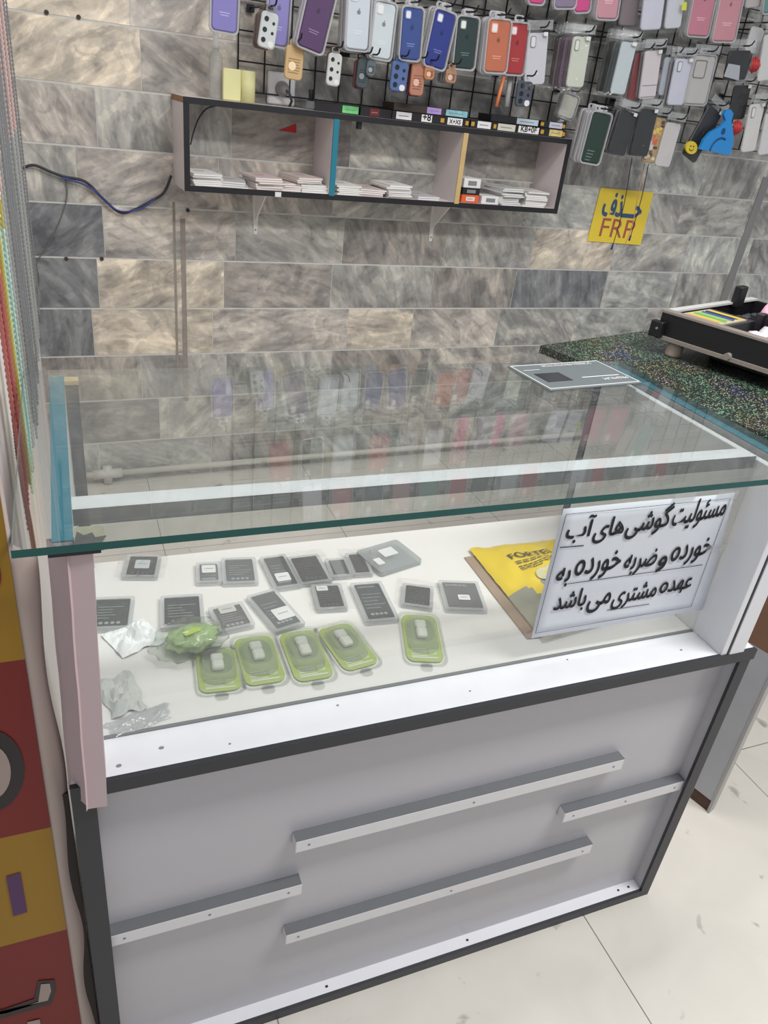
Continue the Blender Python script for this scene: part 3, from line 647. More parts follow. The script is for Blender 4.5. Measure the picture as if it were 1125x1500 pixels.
# booklets
bw_, bd_, bh_ = .092, .128, .0055
def booklet_mesh(cc, nm):
    b = MB(); b.box(-bw_/2+.001, bw_/2-.001, -bd_/2+.001, bd_/2, .0006, bh_-.0006, M('booklet_pages', (232, 230, 226), .8)); cm = M(nm, cc, .6, var=.04, scale=25)
    b.box(-bw_/2, bw_/2, -bd_/2, bd_/2, 0, .0006, cm); b.box(-bw_/2, bw_/2, -bd_/2, bd_/2, bh_-.0006, bh_, cm)
    for k in range(3): b.add([(-.02, .02-.012*k, bh_+.0002), (.02-.005*k, .02-.012*k, bh_+.0002), (.02-.005*k, .023-.012*k, bh_+.0002), (-.02, .023-.012*k, bh_+.0002)], [(0, 1, 2, 3)], M('booklet_print', (170, 130, 130), .7))
    return b.mesh('booklet')
BM = [booklet_mesh((224, 224, 222), 'cover_white'), booklet_mesh((206, 188, 184), 'cover_pink'), booklet_mesh((190, 192, 194), 'cover_grey')]
rb = random.Random(11)
def pile(u, n, kind, where, yaw0=0, off=.095, zbase=zb+th+.0004, jit=.006):
    gl = 'booklets ' + where
    for k in range(n):
        o = bpy.data.objects.new('booklet', BM[kind]); C.objects.link(o)
        o.location = W3(u+rb.uniform(-jit, jit), off+rb.uniform(-.006, .006), zbase+k*(bh_+.0003)); o.rotation_euler = (0, 0, YAW+yaw0+rb.uniform(-.07, .07))
        c_ = ('white', 'pink covered', 'grey covered')[kind]
        if n == 1: tag(o, 'single %s booklet %s' % (c_, where), 'booklet')
        elif k == n-1: tag(o, 'topmost %s booklet %s' % (c_, where), 'booklet', gl)
        else: tag(o, '%s booklet lower %s' % (c_, where), 'booklet', gl)
pile(.455, 6, 0, 'at the left end of the left shelf bay', .1)
pile(.548, 3, 2, 'in the left bay beside the white pile at its end', -.15)
pile(.645, 6, 1, 'in the middle of the left shelf bay', .12)
pile(.735, 4, 1, 'right of the middle pile in the left bay', -.05, off=.085)
pile(.802, 4, 0, 'against the teal edged divider in the left bay', .05)
pile(.778, 3, 1, 'lying across two piles near teal divider', .25, off=.085, zbase=zb+th+.0004+4*(bh_+.0003)+.002)
pile(.922, 5, 0, 'just right of the teal edged divider', .05)
pile(1.012, 4, 1, 'second pile of the middle shelf bay', -.12)
pile(1.10, 7, 0, 'third pile of the middle shelf bay', .1)
pile(1.21, 2, 2, 'lying low beside the raw wood divider', .2)
pile(1.55, 10, 2, 'in the tall pile of the right shelf bay', .08, jit=.008)
pile(1.66, 9, 0, 'in the pile at the right end of the right bay', -.06, jit=.008)
# boxes in right bay
def small_box(name, label, u, off, z, w, d, h, cols, yaw=0):
    t = thing(name, label, 'box', W3(u, off, z), (0, 0, YAW+yaw))
    b = MB(); b.box(-w/2, w/2, -d/2, d/2, 0, h, cols[0], .001); b.obj('carton', t)
    b = MB(); b.box(-w*.25, w*.25, -d/2-.0008, -d/2, h*.25, h*.75, cols[1])
    b.add([(-w*.18, -d/2-.001, h*.45), (w*.15, -d/2-.001, h*.45), (w*.15, -d/2-.001, h*.55), (-w*.18, -d/2-.001, h*.55)], [(0, 1, 2, 3)], print_grey); b.obj('label', t); return t
wb = M('carton_white', (228, 228, 226), .5); ob_ = M('carton_orange', (226, 98, 50), .5); kb = M('carton_black', (28, 28, 32), .45)
small_box('carton', 'orange carton at the bottom of the stack by the wood divider', 1.385, .11, zb+th+.0005, .07, .09, .026, (ob_, print_white))
small_box('carton', 'black carton lying on the orange carton by the wood divider', 1.385, .11, zb+th+.027, .07, .09, .022, (kb, print_grey))
small_box('carton', 'white carton on top of the black carton by the wood divider', 1.385, .11, zb+th+.0495, .068, .09, .03, (wb, print_grey))
small_box('carton', 'white carton standing alone right of the orange carton', 1.47, .12, zb+th+.0005, .075, .07, .026, (wb, print_grey))
# flat black protector boxes along the shelf top
ZT = zt+.0006
holo = M('holo_label', (150, 205, 215), .2, metal=.3, var=.4, scale=60); rg = M('red_green_holo', (110, 200, 120), .3, var=.6, scale=50); purp = M('purple_holo', (176, 150, 216), .25, var=.2)
def flat_box(label, px0, px1, off, z, h, lab=None, lx=.5, lw=.3, txt=None, body=kb, d=.10, yaw=0.0, gold=False):
    ua = wall(px0, off)[0]; ub = wall(px1, off)[0]; w = ub-ua
    t = thing('protector_box', label, 'box', W3((ua+ub)/2, off-d/2, z), (0, 0, YAW+yaw))
    b = MB(); b.box(-w/2, w/2, -d/2, d/2, 0, h, body, .0012)
    if gold: b.box(-w*.48, -w*.36, -d/2-.0006, -d/2, h*.25, h*.75, M('gold_print', (196, 150, 50), .4)); b.box(w*.36, w*.46, -d/2-.0006, -d/2, h*.25, h*.75, M('gold_print', (196, 150, 50), .4))
    b.obj('carton', t)
    if lab:
        x = -w/2+w*lx; b = MB(); b.box(x-w*lw/2, x+w*lw/2, -d/2-.001, -d/2, h*.1, h*.92, lab)
        if txt: b.text(txt, (x-w*lw*.38, -d/2-.0013, h*.25), (1, 0, 0), (0, 0, 1), print_dark, width=w*lw*.76, bold=.02)
        else: b.add([(x-w*lw*.35, -d/2-.0013, h*.45), (x+w*lw*.3, -d/2-.0013, h*.45), (x+w*lw*.3, -d/2-.0013, h*.55), (x-w*lw*.35, -d/2-.0013, h*.55)], [(0, 1, 2, 3)], print_grey)
        b.obj('label', t)
    return t
flat_box('black flat box with a red green hologram label, leftmost on shelf top', (464, 155), (527, 165), .150, ZT, .025, rg, .80, .36, yaw=-.1)
flat_box('black flat box with faint red print right of the hologram box', (528, 160), (574, 168), .150, ZT, .025, M('dark_red_print', (110, 30, 34), .5), .45, .3)
flat_box('black flat box with a white label below the brown box', (575, 165), (612, 172), .155, ZT, .025, print_white, .45, .6)
flat_box('black flat box with a square numbered label below the purple label', (612, 168), (645, 176), .155, ZT, .025, print_white, .4, .45, '+8')
flat_box('black flat box with gold print and lettered label below the hologram strip', (645, 172), (688, 180), .155, ZT, .025, print_white, .5, .5, 'X+XS', gold=True)
flat_box('long dark brown box with a purple label lying on the lower boxes', (577, 155), (652, 165), .150, ZT+.0256, .022, purp, .78, .28, body=M('dark_brown_box', (62, 50, 44), .5), d=.09)
flat_box('dark box with a pale hologram strip next to the purple labelled box', (652, 160), (686, 170), .150, ZT+.0256, .022, holo, .5, .9, d=.09)
flat_box('black box with gold print and plain white label mid shelf top', (690, 178), (728, 188), .155, ZT, .025, print_white, .5, .5, gold=True)
flat_box('black box with silver white label right of the gold printed box', (729, 182), (758, 190), .155, ZT, .025, M('silver_label', (206, 204, 190), .4), .45, .85)
flat_box('black box with wide white hand lettered label near right end', (759, 186), (790, 192), .155, ZT, .025, print_white, .5, .95, 'KB+0F')
flat_box('long black box with pale blue label lying on top near right end', (720, 170), (790, 180), .150, ZT+.0256, .022, M('pale_blue_label', (190, 204, 214), .4), .75, .45, d=.09)
flat_box('black box with orange green hologram label at right end of shelf top', (792, 188), (829, 196), .155, ZT, .025, M('orange_green_holo', (226, 190, 120), .3, var=.6, scale=60), .6, .5, gold=True)
flat_box('black box with lilac label on the rightmost box of shelf top', (792, 178), (829, 186), .150, ZT+.0256, .022, M('lilac_label', (196, 196, 214), .4), .6, .5, gold=True, d=.09)
# things at left end of the shelf top
u = wall((316, 138), .09)[0]
t = thing('spray_bottle', 'clear spray bottle with white cap standing at left end of shelf top', 'bottle', W3(u, .09, ZT), (0, 0, 0))
bt = clear('bottle_plastic', (.93, .94, .94), (.7, .7, .68), .22, .06)
MB().lathe([(.018, 0), (.0195, .004), (.0195, .105), (.017, .116), (.009, .124), (.009, .13)], bt).obj('bottle', t)
MB().lathe([(.011, .128), (.011, .146), (.0075, .15), (.0065, .172), (.004, .174)], white_paint).obj('cap', t)
yl = M('pale_yellow', (224, 221, 164), .6, var=.03)
for k, (px, wd, lb) in enumerate((((339, 142), .052, 'pale yellow cardboard piece beside the spray bottle, left one of two'), ((362, 144), .046, 'pale yellow rolled piece right of the other yellow piece'))):
    u = wall(px, .12)[0]; t = thing('yellow_box', lb, 'box', W3(u, .12, ZT), (0, 0, YAW-.15))
    b = MB()
    if k == 0: b.box(-wd/2, wd/2, -.012, .012, 0, .083, yl, .003)
    else: b.lathe([(wd/2, 0), (wd/2, .081), (wd/2-.002, .083)], yl, n=24)
    b.obj('body', t)
uz = wall((411, 130), .0); t = thing('wall_socket', 'white wall socket with a plug behind the yellow pieces', 'socket', W3(uz[0], .001, uz[1]), (0, 0, YAW))
MB().box(-.045, .045, -.012, 0, -.045, .045, M('socket_white', (250, 250, 250), .35), .004).obj('plate', t); 
p_ = MB(); p_.X = Matrix.Rotation(PI/2, 4, 'X'); p_.lathe([(.022, .012), (.022, .02), (.016, .04), (.01, .05)], M('plug_grey', (150, 150, 150), .5)); p_.obj('plug', t)
MB().tube([(0, -.045, 0), (.012, -.055, -.01), (.022, -.05, -.03), (.02, -.03, -.05)], .004, M('plug_cord', (70, 70, 72), .5)).obj('cord', t)
u = wall((455, 148), .13)[0]; t = thing('small_bottle', 'small clear bottle with tall black cap on shelf top', 'bottle', W3(u, .13, ZT), (0, 0, YAW))
MB().box(-.014, .014, -.012, .012, 0, .024, clear('ink_glass', (.75, .76, .76), (.4, .42, .42), .3, .05), .005).obj('bottle', t); MB().lathe([(.007, .0242), (.007, .053), (.006, .055)], bk).obj('cap', t)

# ------------------------------------------------------------------ cables, pipe, yellow sign
def wallpath(pts, off): return [W3(*(lambda q: (q[0], off, q[1]))(wall(p, off))) for p in pts]
def smooth(pts, n=6):
    out = []
    for i in range(len(pts)-1):
        p0, p1, p2, p3 = pts[max(i-1, 0)], pts[i], pts[i+1], pts[min(i+2, len(pts)-1)]
        for k in range(n):
            t = k/n; out.append(.5*((2*p1)+(p2-p0)*t+(2*p0-5*p1+4*p2-p3)*t*t+(3*p1-p0-3*p2+p3)*t**3))
    return out+[pts[-1]]
b = MB(); b.tube(smooth(wallpath([(31, 247), (50, 242), (75, 252), (95, 259), (125, 266), (150, 290), (175, 311), (195, 308), (222, 294), (240, 282), (251, 257)], .012)), .0042, M('cable_black', (44, 46, 54), .5))
b.tube(smooth(wallpath([(90, 260), (118, 268), (140, 280), (172, 308), (205, 306), (228, 290)], .017)), .0026, M('cable_blue', (54, 66, 140), .5))
tag(b.obj('wall_cable'), 'black and blue cable drooping across the tiles left of the shelf', 'cable')
b = MB(); b.tube(smooth(wallpath([(96, 262), (98, 290), (85, 330), (68, 362), (54, 385), (57, 405), (55, 425), (50, 440)], .006)), .0017, M('wire_grey', (110, 106, 100), .6)); tag(b.obj('thin_wire'), 'thin grey wire hanging from the drooping cable down the tiles', 'wire')
b = MB(); b.tube(smooth(wallpath([(330, 153), (305, 158), (292, 172), (284, 192), (279, 212)], .05)), .0025, M('cable_black', (44, 46, 54), .5)); tag(b.obj('shelf_cable'), 'thin black cable inside the left end of the shelf', 'cable')
pm = M('pipe_white', (206, 202, 192), .45)
t = thing('floor_pipe', 'white plastic pipe with a tee fitting along the tiled wall base', 'pipe', W3(0, .02, .04), (0, 0, YAW))
MB().tube([(-.05, 0, 0), (2.9, 0, 0)], .012, pm, 10).obj('pipe', t)
x = wall((158, 697), .02)[0]
b = MB(); b.tube([(x-.05, 0, 0), (x+.05, 0, 0)], .018, pm, 12); b.tube([(x, 0, -.036), (x, 0, .03)], .016, pm, 12); b.obj('tee_fitting', t)
P = [wall(p, .003) for p in ((860, 353), (938, 359), (957, 282), (880, 275))]
ys = thing('yellow_sign', 'yellow paper sign with blue script and red capital letters on the tiles', 'sign', W3(P[0][0], .003, P[0][1]), (0, 0, YAW))
Q = [Vector((p[0]-P[0][0], 0, p[1]-P[0][1])) for p in P]
b = MB(); b.prism([(q.x, q.z) for q in Q], 0, -.001, M('sign_yellow', (240, 212, 66), .55, var=.05, scale=10)); b.obj('paper', ys)
b = MB(); blu = M('sign_blue', (60, 90, 130), .6); rd = M('sign_red', (172, 92, 76), .6)
def sp_(u, v): return Q[0].lerp(Q[1], u).lerp(Q[3].lerp(Q[2], u), v)+Vector((0, -.0018, 0))
b.text(fa('حـــذف'), sp_(.13, .50), sp_(.85, .50)-sp_(.13, .50), sp_(.1, .9)-sp_(.1, .5), blu, width=(sp_(.85, .5)-sp_(.13, .5)).length, height=.088, bold=.035)
b.text('FRP', sp_(.18, .11), sp_(.80, .11)-sp_(.18, .11), sp_(.1, .9)-sp_(.1, .5), rd, width=(sp_(.80, .11)-sp_(.18, .11)).length, height=.072)
b.obj('lettering', ys)

# ------------------------------------------------------------------ wire grid and hanging goods
t = thing('wire_grid', 'black wire grid panel on the tiled wall behind the phone cases', 'wire grid', W3(.585, .012, 1.315), (0, 0, YAW))
b = MB(); g = .0021
for i in range(31): b.box(i*.083-g, i*.083+g, -g, g, 0, .90, wire)
for k in range(12): b.box(0, 30*.083, -3*g, -g, k*.08-g, k*.08+g, wire)
b.obj('wires', t)
CACHE = {}
def logo(b, cx, cz, s, mat, y):
    b.prism(rr(s*.8, s*.8, s*.36, 4, cx, cz), y, y-.0004, mat); b.prism(rr(s*.2, s*.3, s*.1, 3, cx+s*.1, cz+s*.58), y, y-.0004, mat)
def case_parts(style, w, h, col):
    """list of (part name, mesh) in the wall frame: x right, z up, -y to the room, origin at the centre"""
    w = round(w, 3); h = round(h, 3); key = (style, w, h, col)
    if key in CACHE: return CACHE[key]
    cm = M('case_%d_%d_%d' % col, tuple(int(c*(.86 if min(col) < 170 else 1.0)) for c in col), .55 if style != 'b' else .4, var=.05, scale=12); out = []
    dk_ = M('case_dark_%d_%d_%d' % col, tuple(int(c*.62) for c in col), .5); lt = M('case_light_%d_%d_%d' % col, tuple(min(255, int(c*.7+80)) for c in col), .5)
    b = MB(); r = .011
    b.prism(rr(w, h, r), 0, -.006, cm); b.prism(rr(w, h, r), -.006, -.0085, cm, top=rr(w-.005, h-.005, r-.002))
    if style == 's':
        logo(b, 0, h*.12, .014, dk_, -.0085)
        for k, ww in enumerate((.42, .34)): b.prism(rect(-w*ww/2, w*ww/2, -h*.2-k*.006, -h*.2-k*.006+.0022), -.0085, -.0088, lt)
    elif style == 'm':
        rg_ = random.Random(str(key)); pm_ = M('mini_print_%d' % col[0], (30, 32, 34), .4)
        for x, z, q in ((-.2, .3, .26), (-.22, 0, .26), (-.22, -.28, .26), (.24, .22, .16), (.24, -.05, .16)): b.prism(rr(w*q, w*q, w*q/2, 4, x*w, z*h), -.0085, -.0098, pm_)
        b.prism(rr(w*.34, w*.3, w*.14, 4, w*.22, -h*.36), -.0085, -.0094, print_white)
    elif style == 'n':
        for k in range(6): b.prism(rect(-w*.34, w*.34-.04*w*(k % 3), h*(.1-.08*k), h*(.1-.08*k)+.002), -.0085, -.0092, dk_)
        b.prism(rr(w*.42, w*.42, w*.2, 4, -w*.12, -h*.1), -.0092, -.0098, lt)
    elif style == 'p':
        b.prism(rr(w*.26, h*.22, .006, 4, -w*.24, h*.33), -.0085, -.0105, dk_); b.prism(rr(w*.2, h*.19, .005, 4, -w*.24, h*.33), -.0105, -.011, lt)
    elif style == 'q':
        b.ring(rr(w*.55, w*.55, .008, 4, -w*.12, h*.5-w*.4), rr(w*.5, w*.5, .007, 4, -w*.12, h*.5-w*.4), -.0085, -.0105, dk_)
    elif style == 'f':
        rg_ = random.Random(4); cols = [(232, 180, 40), (230, 96, 50), (222, 214, 206), (90, 60, 50), (240, 210, 90), (200, 70, 40)]
        for k in range(26):
            x = rg_.uniform(-.36, .36)*w; z = rg_.uniform(-.44, .44)*h; cc = cols[min(5, max(0, int((.5-z/h)*4+rg_.uniform(-1, 1.5))))] if z < h*.1 else cols[rg_.choice((0, 4, 3))]
            b.prism(rr(rg_.uniform(.008, .02), rg_.uniform(.008, .02), .004, 3, x, z), -.0085, -.009-.0001*k/26*8, M('patch_%d_%d' % cc[:2], cc, .5))
    elif style == 't':
        b.prism(rect(-w/2+.004, w/2-.004, -h*.22, -h*.205), -.0085, -.0092, dk_); b.prism(rect(-w/2+.004, w/2-.004, -h*.46, -h*.445), -.0085, -.0092, dk_)
    elif style == 'g':
        for k in range(4): b.prism(rect(-w*.3, w*.1-.003*k, -h*.27-k*.01, -h*.27-k*.01+.003), -.0085, -.0088, lt)
    out.append(('case_body', b.mesh('case_body')))
    if style in 's':
        b = MB(); b.prism(rr(w*.3, w*.34, .005, 4, -w*.24, h*.5-w*.27), -.0085, -.0105, lt); b.prism(rr(w*.22, w*.26, .004, 4, -w*.24, h*.5-w*.27), -.0105, -.011, print_white); out.append(('camera_window', b.mesh('camera_window')))
    if style in 'sgq':
        b = MB(); b.ring(rr(w+.012, h+.013, r+.004), rr(w+.003, h+.003, r), .001, -.0105, rim); b.prism(rr(w+.012, h+.013, r+.004), .002, .001, rim)
        b.ring(rr(w*.5, .02, .008, 4, 0, h/2+.014), rr(w*.3, .008, .003, 4, 0, h/2+.016), -.002, -.004, rim); out.append(('clear_tray', b.mesh('clear_tray')))
    if style in 'pbtfwq':
        b = MB(); sd = w*1000+h*777
        b.grid(lambda a, c: ((a-.5)*(w+.022), -.0135-.004*noise.noise(Vector((a*5+sd, c*7, 0))), (c-.5)*(h+.05)+.014), 10, 16, film); out.append(('plastic_bag', b.mesh('plastic_bag')))
        b = MB(); b.grid(lambda a, c: ((a-.5)*(w+.018), -.0145-.005*noise.noise(Vector((a*7+sd, c*2, 3))), h/2+.008+.026*c), 10, 4, film_milky); out.append(('bag_header', b.mesh('bag_header')))
        if style in 'pbt': b = MB(); b.prism(rr(.016, .011, .002, 3, w*.28, h*.5-.004), -.0175, -.0182, print_white); out.append(('price_sticker', b.mesh('price_sticker')))
    if style in 'mn':
        b = MB(); b.ring(rr(w*.6, .016, .005, 4, 0, h/2+.007), rr(w*.4, .007, .002, 4, 0, h/2+.009), -.002, -.004, dk_ if style == 'm' else cm); out.append(('hang_tab', b.mesh('hang_tab')))
    CACHE[key] = out; return out
def make(style, w, h, col, label, loc, rot, group=None, cat='phone case', name='phone_case'):
    t = thing(name, label, cat, loc, rot, group)
    for nm, me in case_parts(style, w, h, col):
        o = bpy.data.objects.new(nm, me); C.objects.link(o); o.parent = t
    return t
hookm = wire
def hook(u, z, L, label, L0=.014):
    t = thing('wall_hook', label, 'hook', W3(u, L0, z), (0, 0, YAW))
    MB().tube([(0, 0, .0), (0, -L+.02, -.004), (0, -L+.008, .0), (0, -L, .012)], .0026, hookm, 6).obj('rod', t)
    MB().box(-.012, .012, 0.0, .005, -.012, .008, hookm, .001).obj('clip', t)
rs_ = random.Random(21)
def hang(B, T, wpx, col, style, desc, off=.20, layers=0, lcol=None, hk=True, tilt=0, cat='phone case', aspect=None):
    ub, zb_ = wall(B, off); ut, zt_ = wall(T, off); du, dz = ut-ub, zt_-zb_; h = math.hypot(du, dz); roll = math.atan2(du, dz)
    mp_ = ((B[0]+T[0])/2, (B[1]+T[1])/2)
    w = (wall((mp_[0]+wpx/2, mp_[1]), off)[0]-wall((mp_[0]-wpx/2, mp_[1]), off)[0]) if not aspect else h*aspect
    u, z = (ub+ut)/2, (zb_+zt_)/2
    make(style, w, h, col, desc, W3(u, off, z), (0, roll, YAW+tilt), cat=cat)
    lc = lcol or [col]
    for k in range(layers):
        c2 = lc[k % len(lc)]
        make(style if style in 'sgmn' else 'b', w, h, c2, 'case directly behind the ' + desc, W3(u+rs_.uniform(-.005, .003), off-(.0135 if style in 'sgmn' else .019)*(k+1), z+rs_.uniform(-.004, .004)), (0, roll*(1-.1*k)+rs_.uniform(-.03, .03), YAW+tilt), 'cases behind the ' + desc, cat=cat)
    if hk: hook(u+du/2*1.02, z+dz/2+.018, off+.045, 'hook carrying the ' + desc)
lav = (150, 142, 214); gry = (150, 148, 150); brn = (110, 84, 80); drkg = (50, 56, 58)
# row at the top of the frame (silicone cases)
hang((327, 46), (330, -44), 37, lav, 's', 'lavender phone case at far left above the spray bottle', .2)
hang((404, 66), (410, -22), 30, (160, 152, 222), 's', 'pale lavender phone case behind the black dotted mini case', .17)
hang((452, 72), (473, -18), 38, (96, 66, 112), 's', 'dark plum phone case above the orange mini box', .22, 2, [(120, 90, 130), brn])
hang((521, 72), (526, -16), 33, (196, 204, 212), 's', 'ice white phone case, left of the two pale ones', .22, 3, [(170, 120, 120), (190, 180, 180), (150, 110, 110)])
hang((555, 85), (564, 5), 30, (196, 206, 210), 's', 'mint white phone case, right of the two pale ones', .22, 2, [(180, 140, 140), gry])
hang((598, 87), (604, 12), 29, (62, 88, 160), 's', 'dusty blue phone case left of the royal blue one', .22, 2, [gry, (160, 162, 160)])
hang((634, 98), (652, 18), 30, (46, 62, 150), 's', 'royal blue phone case tilted between dusty blue and dark green', .22, 2, [gry, (150, 152, 150)])
hang((677, 100), (685, 26), 30, (44, 66, 64), 's', 'dark green phone case right of the royal blue one', .21, 1, [drkg])
hang((723, 105), (731, 30), 31, (214, 124, 92), 's', 'orange phone case in front of the red one', .23, 3, [(120, 116, 118), (140, 134, 136), (100, 96, 98)])
hang((750, 108), (759, 35), 28, (188, 62, 66), 's', 'red phone case half behind the orange one', .20)
hang((781, 124), (787, 48), 30, (206, 206, 214), 'p', 'white phone case with a long camera slot right of red one', .20)
hang((840, 128), (852, 54), 23, (200, 206, 192), 'p', 'cream phone case with dark sides in a shiny bag', .22, 5, [(110, 92, 110), (130, 108, 126), (96, 84, 96), (150, 130, 140), (90, 80, 86)], tilt=-.2)
hang((903, 138), (921, 62), 19, (190, 202, 206), 'b', 'pale blue tilted phone case in front of dark green ones', .22, 4, [(60, 76, 74), (120, 122, 122), (46, 50, 52), (90, 92, 92)], tilt=-.3)
hang((927, 148), (939, 78), 16, (150, 50, 56), 'b', 'dark red phone case edge left of the pinkish white one', .19, 1, [(160, 120, 122)], tilt=-.3)
hang((946, 145), (956, 74), 24, (214, 206, 210), 't', 'pinkish white phone case with dark bands', .22, 1, [gry])
hang((970, 140), (981, 84), 16, (186, 194, 204), 'b', 'narrow pale blue case behind the pinkish white one', .19)
hang((987, 154), (1001, 86), 24, (204, 208, 220), 'p', 'pale blue white phone case left of the clear one', .22, 1, [gry])
hang((1015, 152), (1031, 82), 32, (190, 188, 186), 'q', 'clear grey phone case with a square camera frame', .22)
hang((783, 5), (793, -78), 22, (232, 84, 150), 's', 'hot pink phone case cut by the top edge, left of lilac', .21, 1, [(160, 150, 160)])
hang((825, 11), (833, -74), 30, (154, 140, 166), 's', 'greyish lilac phone case between two hot pink ones', .22)
hang((850, 17), (857, -66), 22, (236, 92, 158), 's', 'hot pink phone case right of the lilac one', .20)
hang((886, 27), (898, -58), 30, (226, 164, 178), 's', 'pale pink phone case with several clear trays behind', .22, 3, [(200, 200, 204), (180, 186, 190), (190, 190, 192)])
hang((917, 38), (930, -45), 26, (150, 138, 142), 'b', 'dusky mauve phone case right of the pale pink one', .18, 1, [(130, 120, 124)])
hang((951, 44), (962, -40), 30, (206, 208, 222), 'w', 'lilac white phone case, larger of two white ones at top', .22)
hang((983, 42), (994, -42), 24, (208, 210, 220), 'w', 'white phone case with a yellow corner sticker', .21, 1, [gry])
hang((1019, 52), (1037, -34), 31, (222, 146, 164), 's', 'rose pink phone case with a small white sticker', .22, 2, [gry, (170, 170, 172)])
hang((1057, 60), (1075, -27), 32, (228, 162, 174), 's', 'light pink phone case, rightmost of the pink pair', .23)
hang((1102, 11), (1114, -70), 26, (196, 186, 186), 'w', 'grey white phone case at the top right', .2)
hang((1128, 17), (1140, -64), 26, (120, 168, 164), 's', 'teal phone case cut by the right edge at top', .22)
# row below the shelf end
hang((862, 238), (881, 166), 25, (40, 66, 56), 'g', 'dark green phone case in a clear tray beside shelf end', .22, 4, [(150, 152, 154), (160, 162, 164), (120, 124, 124), (140, 142, 142)], tilt=-.15)
hang((826, 172), (836, 140), 22, (206, 206, 196), 'g', 'small clear tray with yellow card behind the shelf end', .10, 1, [(190, 190, 186)])
hang((901, 226), (920, 164), 26, (40, 42, 46), 'b', 'charcoal phone case tilted right of the dark green tray', .21, 2, [(130, 130, 132), (70, 70, 74)])
hang((934, 228), (950, 160), 26, (32, 35, 40), 'b', 'black phone case left of the patterned one', .22, 1, [(60, 60, 64)])
hang((948, 238), (965, 172), 21, (210, 180, 130), 'f', 'phone case with a busy yellow and orange print', .20)
hang((968, 244), (986, 180), 22, (206, 202, 202), 'w', 'translucent white phone case right of the patterned one', .21)
hang((1007, 232), (1047, 160), 24, (24, 24, 28), 'b', 'long black phone case with a yellow smiling charm', .19)
hang((1076, 175), (1087, 125), 24, (24, 24, 28), 'b', 'black phone case behind the blue fin shaped hanger', .17)
hang((1074, 117), (1083, 74), 32, (22, 24, 28), 'w', 'black blister bag with a grey picture under the pink cases', .22)
hang((1098, 78), (1110, 40), 20, (226, 226, 226), 'w', 'white boxed earphones behind the black blister bag', .15)
hang((1118, 118), (1130, 50), 22, (222, 222, 220), 'w', 'long white pack at the right edge, upper of two', .2)
hang((1094, 222), (1108, 152), 20, (226, 224, 222), 'p', 'long white pack right of the blue hanger', .2)
hang((1120, 226), (1132, 165), 22, (224, 224, 224), 'w', 'white pack at the right edge, lower of two', .2)
# mini cases
hang((388, 71), (396, 18), 25, (196, 202, 202), 'm', 'white mini case with black round holes at upper left', .22, 4, [(120, 98, 92), (150, 150, 150), (110, 90, 86), (140, 120, 110)], cat='mini case')
hang((428, 117), (432, 67), 26, (232, 196, 140), 'n', 'orange and cream mini box with hang tab above the socket', .20, cat='mini case')
hang((486, 126), (491, 78), 20, (200, 202, 200), 'm', 'white mini case with black holes above the small bottle', .21, 1, [(120, 60, 60)], cat='mini case')
hang((528, 129), (533, 86), 17, (74, 88, 92), 'n', 'dark mini case with white corner tag below ice white case', .21, 1, [(110, 60, 64)], cat='mini case')
hang((541, 112), (544, 88), 13, (110, 122, 128), 'n', 'tiny grey mini case in front of the dark one', .22, cat='mini case')
hang((581, 134), (586, 90), 24, (92, 120, 180), 'm', 'mini case with blue print below the dusty blue case', .22, cat='mini case')
hang((608, 140), (613, 92), 20, (206, 142, 116), 'n', 'copper pink mini case with swirls', .21, 1, [(110, 40, 60)], cat='mini case')
hang((627, 117), (629, 96), 15, (220, 150, 110), 'n', 'tiny orange mini case below the royal blue case', .22, cat='mini case')
hang((658, 122), (661, 101), 16, (196, 150, 120), 'n', 'tiny brown mini case in a clear tray below dark green case', .22, 3, [(150, 152, 156)], cat='mini case')
hang((764, 156), (769, 118), 22, (84, 92, 108), 'm', 'navy clear mini case below the red and white cases', .2, cat='mini case')
# slim hanging strips
def strip(name, label, cat, top, bot, r, col, off):
    a, b_ = [W3(q[0], off, q[1]) for q in (wall(top, off), wall(bot, off))]; m = MB(); m.tube([a, a.lerp(b_, .5), b_], r, M('strip_%d_%d' % col[:2], col, .4, var=.2), 6); tag(m.obj(name), label, cat)
strip('orange_stylus', 'slim orange pen hanging below the orange phone case', 'pen', (738, 112), (727, 156), .006, (226, 130, 80), .2)
strip('silver_pack', 'slim silver pack hanging right of the orange pen', 'packet', (748, 112), (742, 156), .010, (170, 170, 170), .17)
# blue hanger, charm and hair claws
def outline(name, label, cat, pts, off, th_, mat, extra=None):
    P = [wall(p, off) for p in pts]; cu = sum(p[0] for p in P)/len(P); cz = sum(p[1] for p in P)/len(P)
    t = thing(name, label, cat, W3(cu, off, cz), (0, 0, YAW)); b = MB(); b.prism([(p[0]-cu, p[1]-cz) for p in P], 0, -th_, mat); b.obj('body', t)
    return t, cu, cz
blue = M('bright_blue', (40, 140, 214), .4)
t, cu, cz = outline('blue_hanger', 'bright blue fin shaped plastic holder hanging at right', 'phone holder', [(1022, 218), (1066, 227), (1070, 212), (1071, 196), (1068, 178), (1071, 166), (1067, 160), (1060, 161), (1057, 168), (1060, 176), (1052, 185), (1038, 193), (1028, 204)], .22, .012, blue)
b = MB(); cpt = wall((1050, 218), .22); dkb = M('hanger_recess', (20, 70, 120), .5)
arc = [(cpt[0]-cu+.046*math.cos(PI*.98-i*.09)-.0, cpt[1]-cz-.012+.05*math.sin(PI*.98-i*.09)) for i in range(22)]
b.tube([(x, -.0125, z) for x, z in arc], .0035, dkb, 5); eye = wall((1056, 192), .22); b.prism(rr(.018, .022, .008, 4, eye[0]-cu, eye[1]-cz), -.012, -.0135, dkb); b.obj('recess', t)
b = MB()
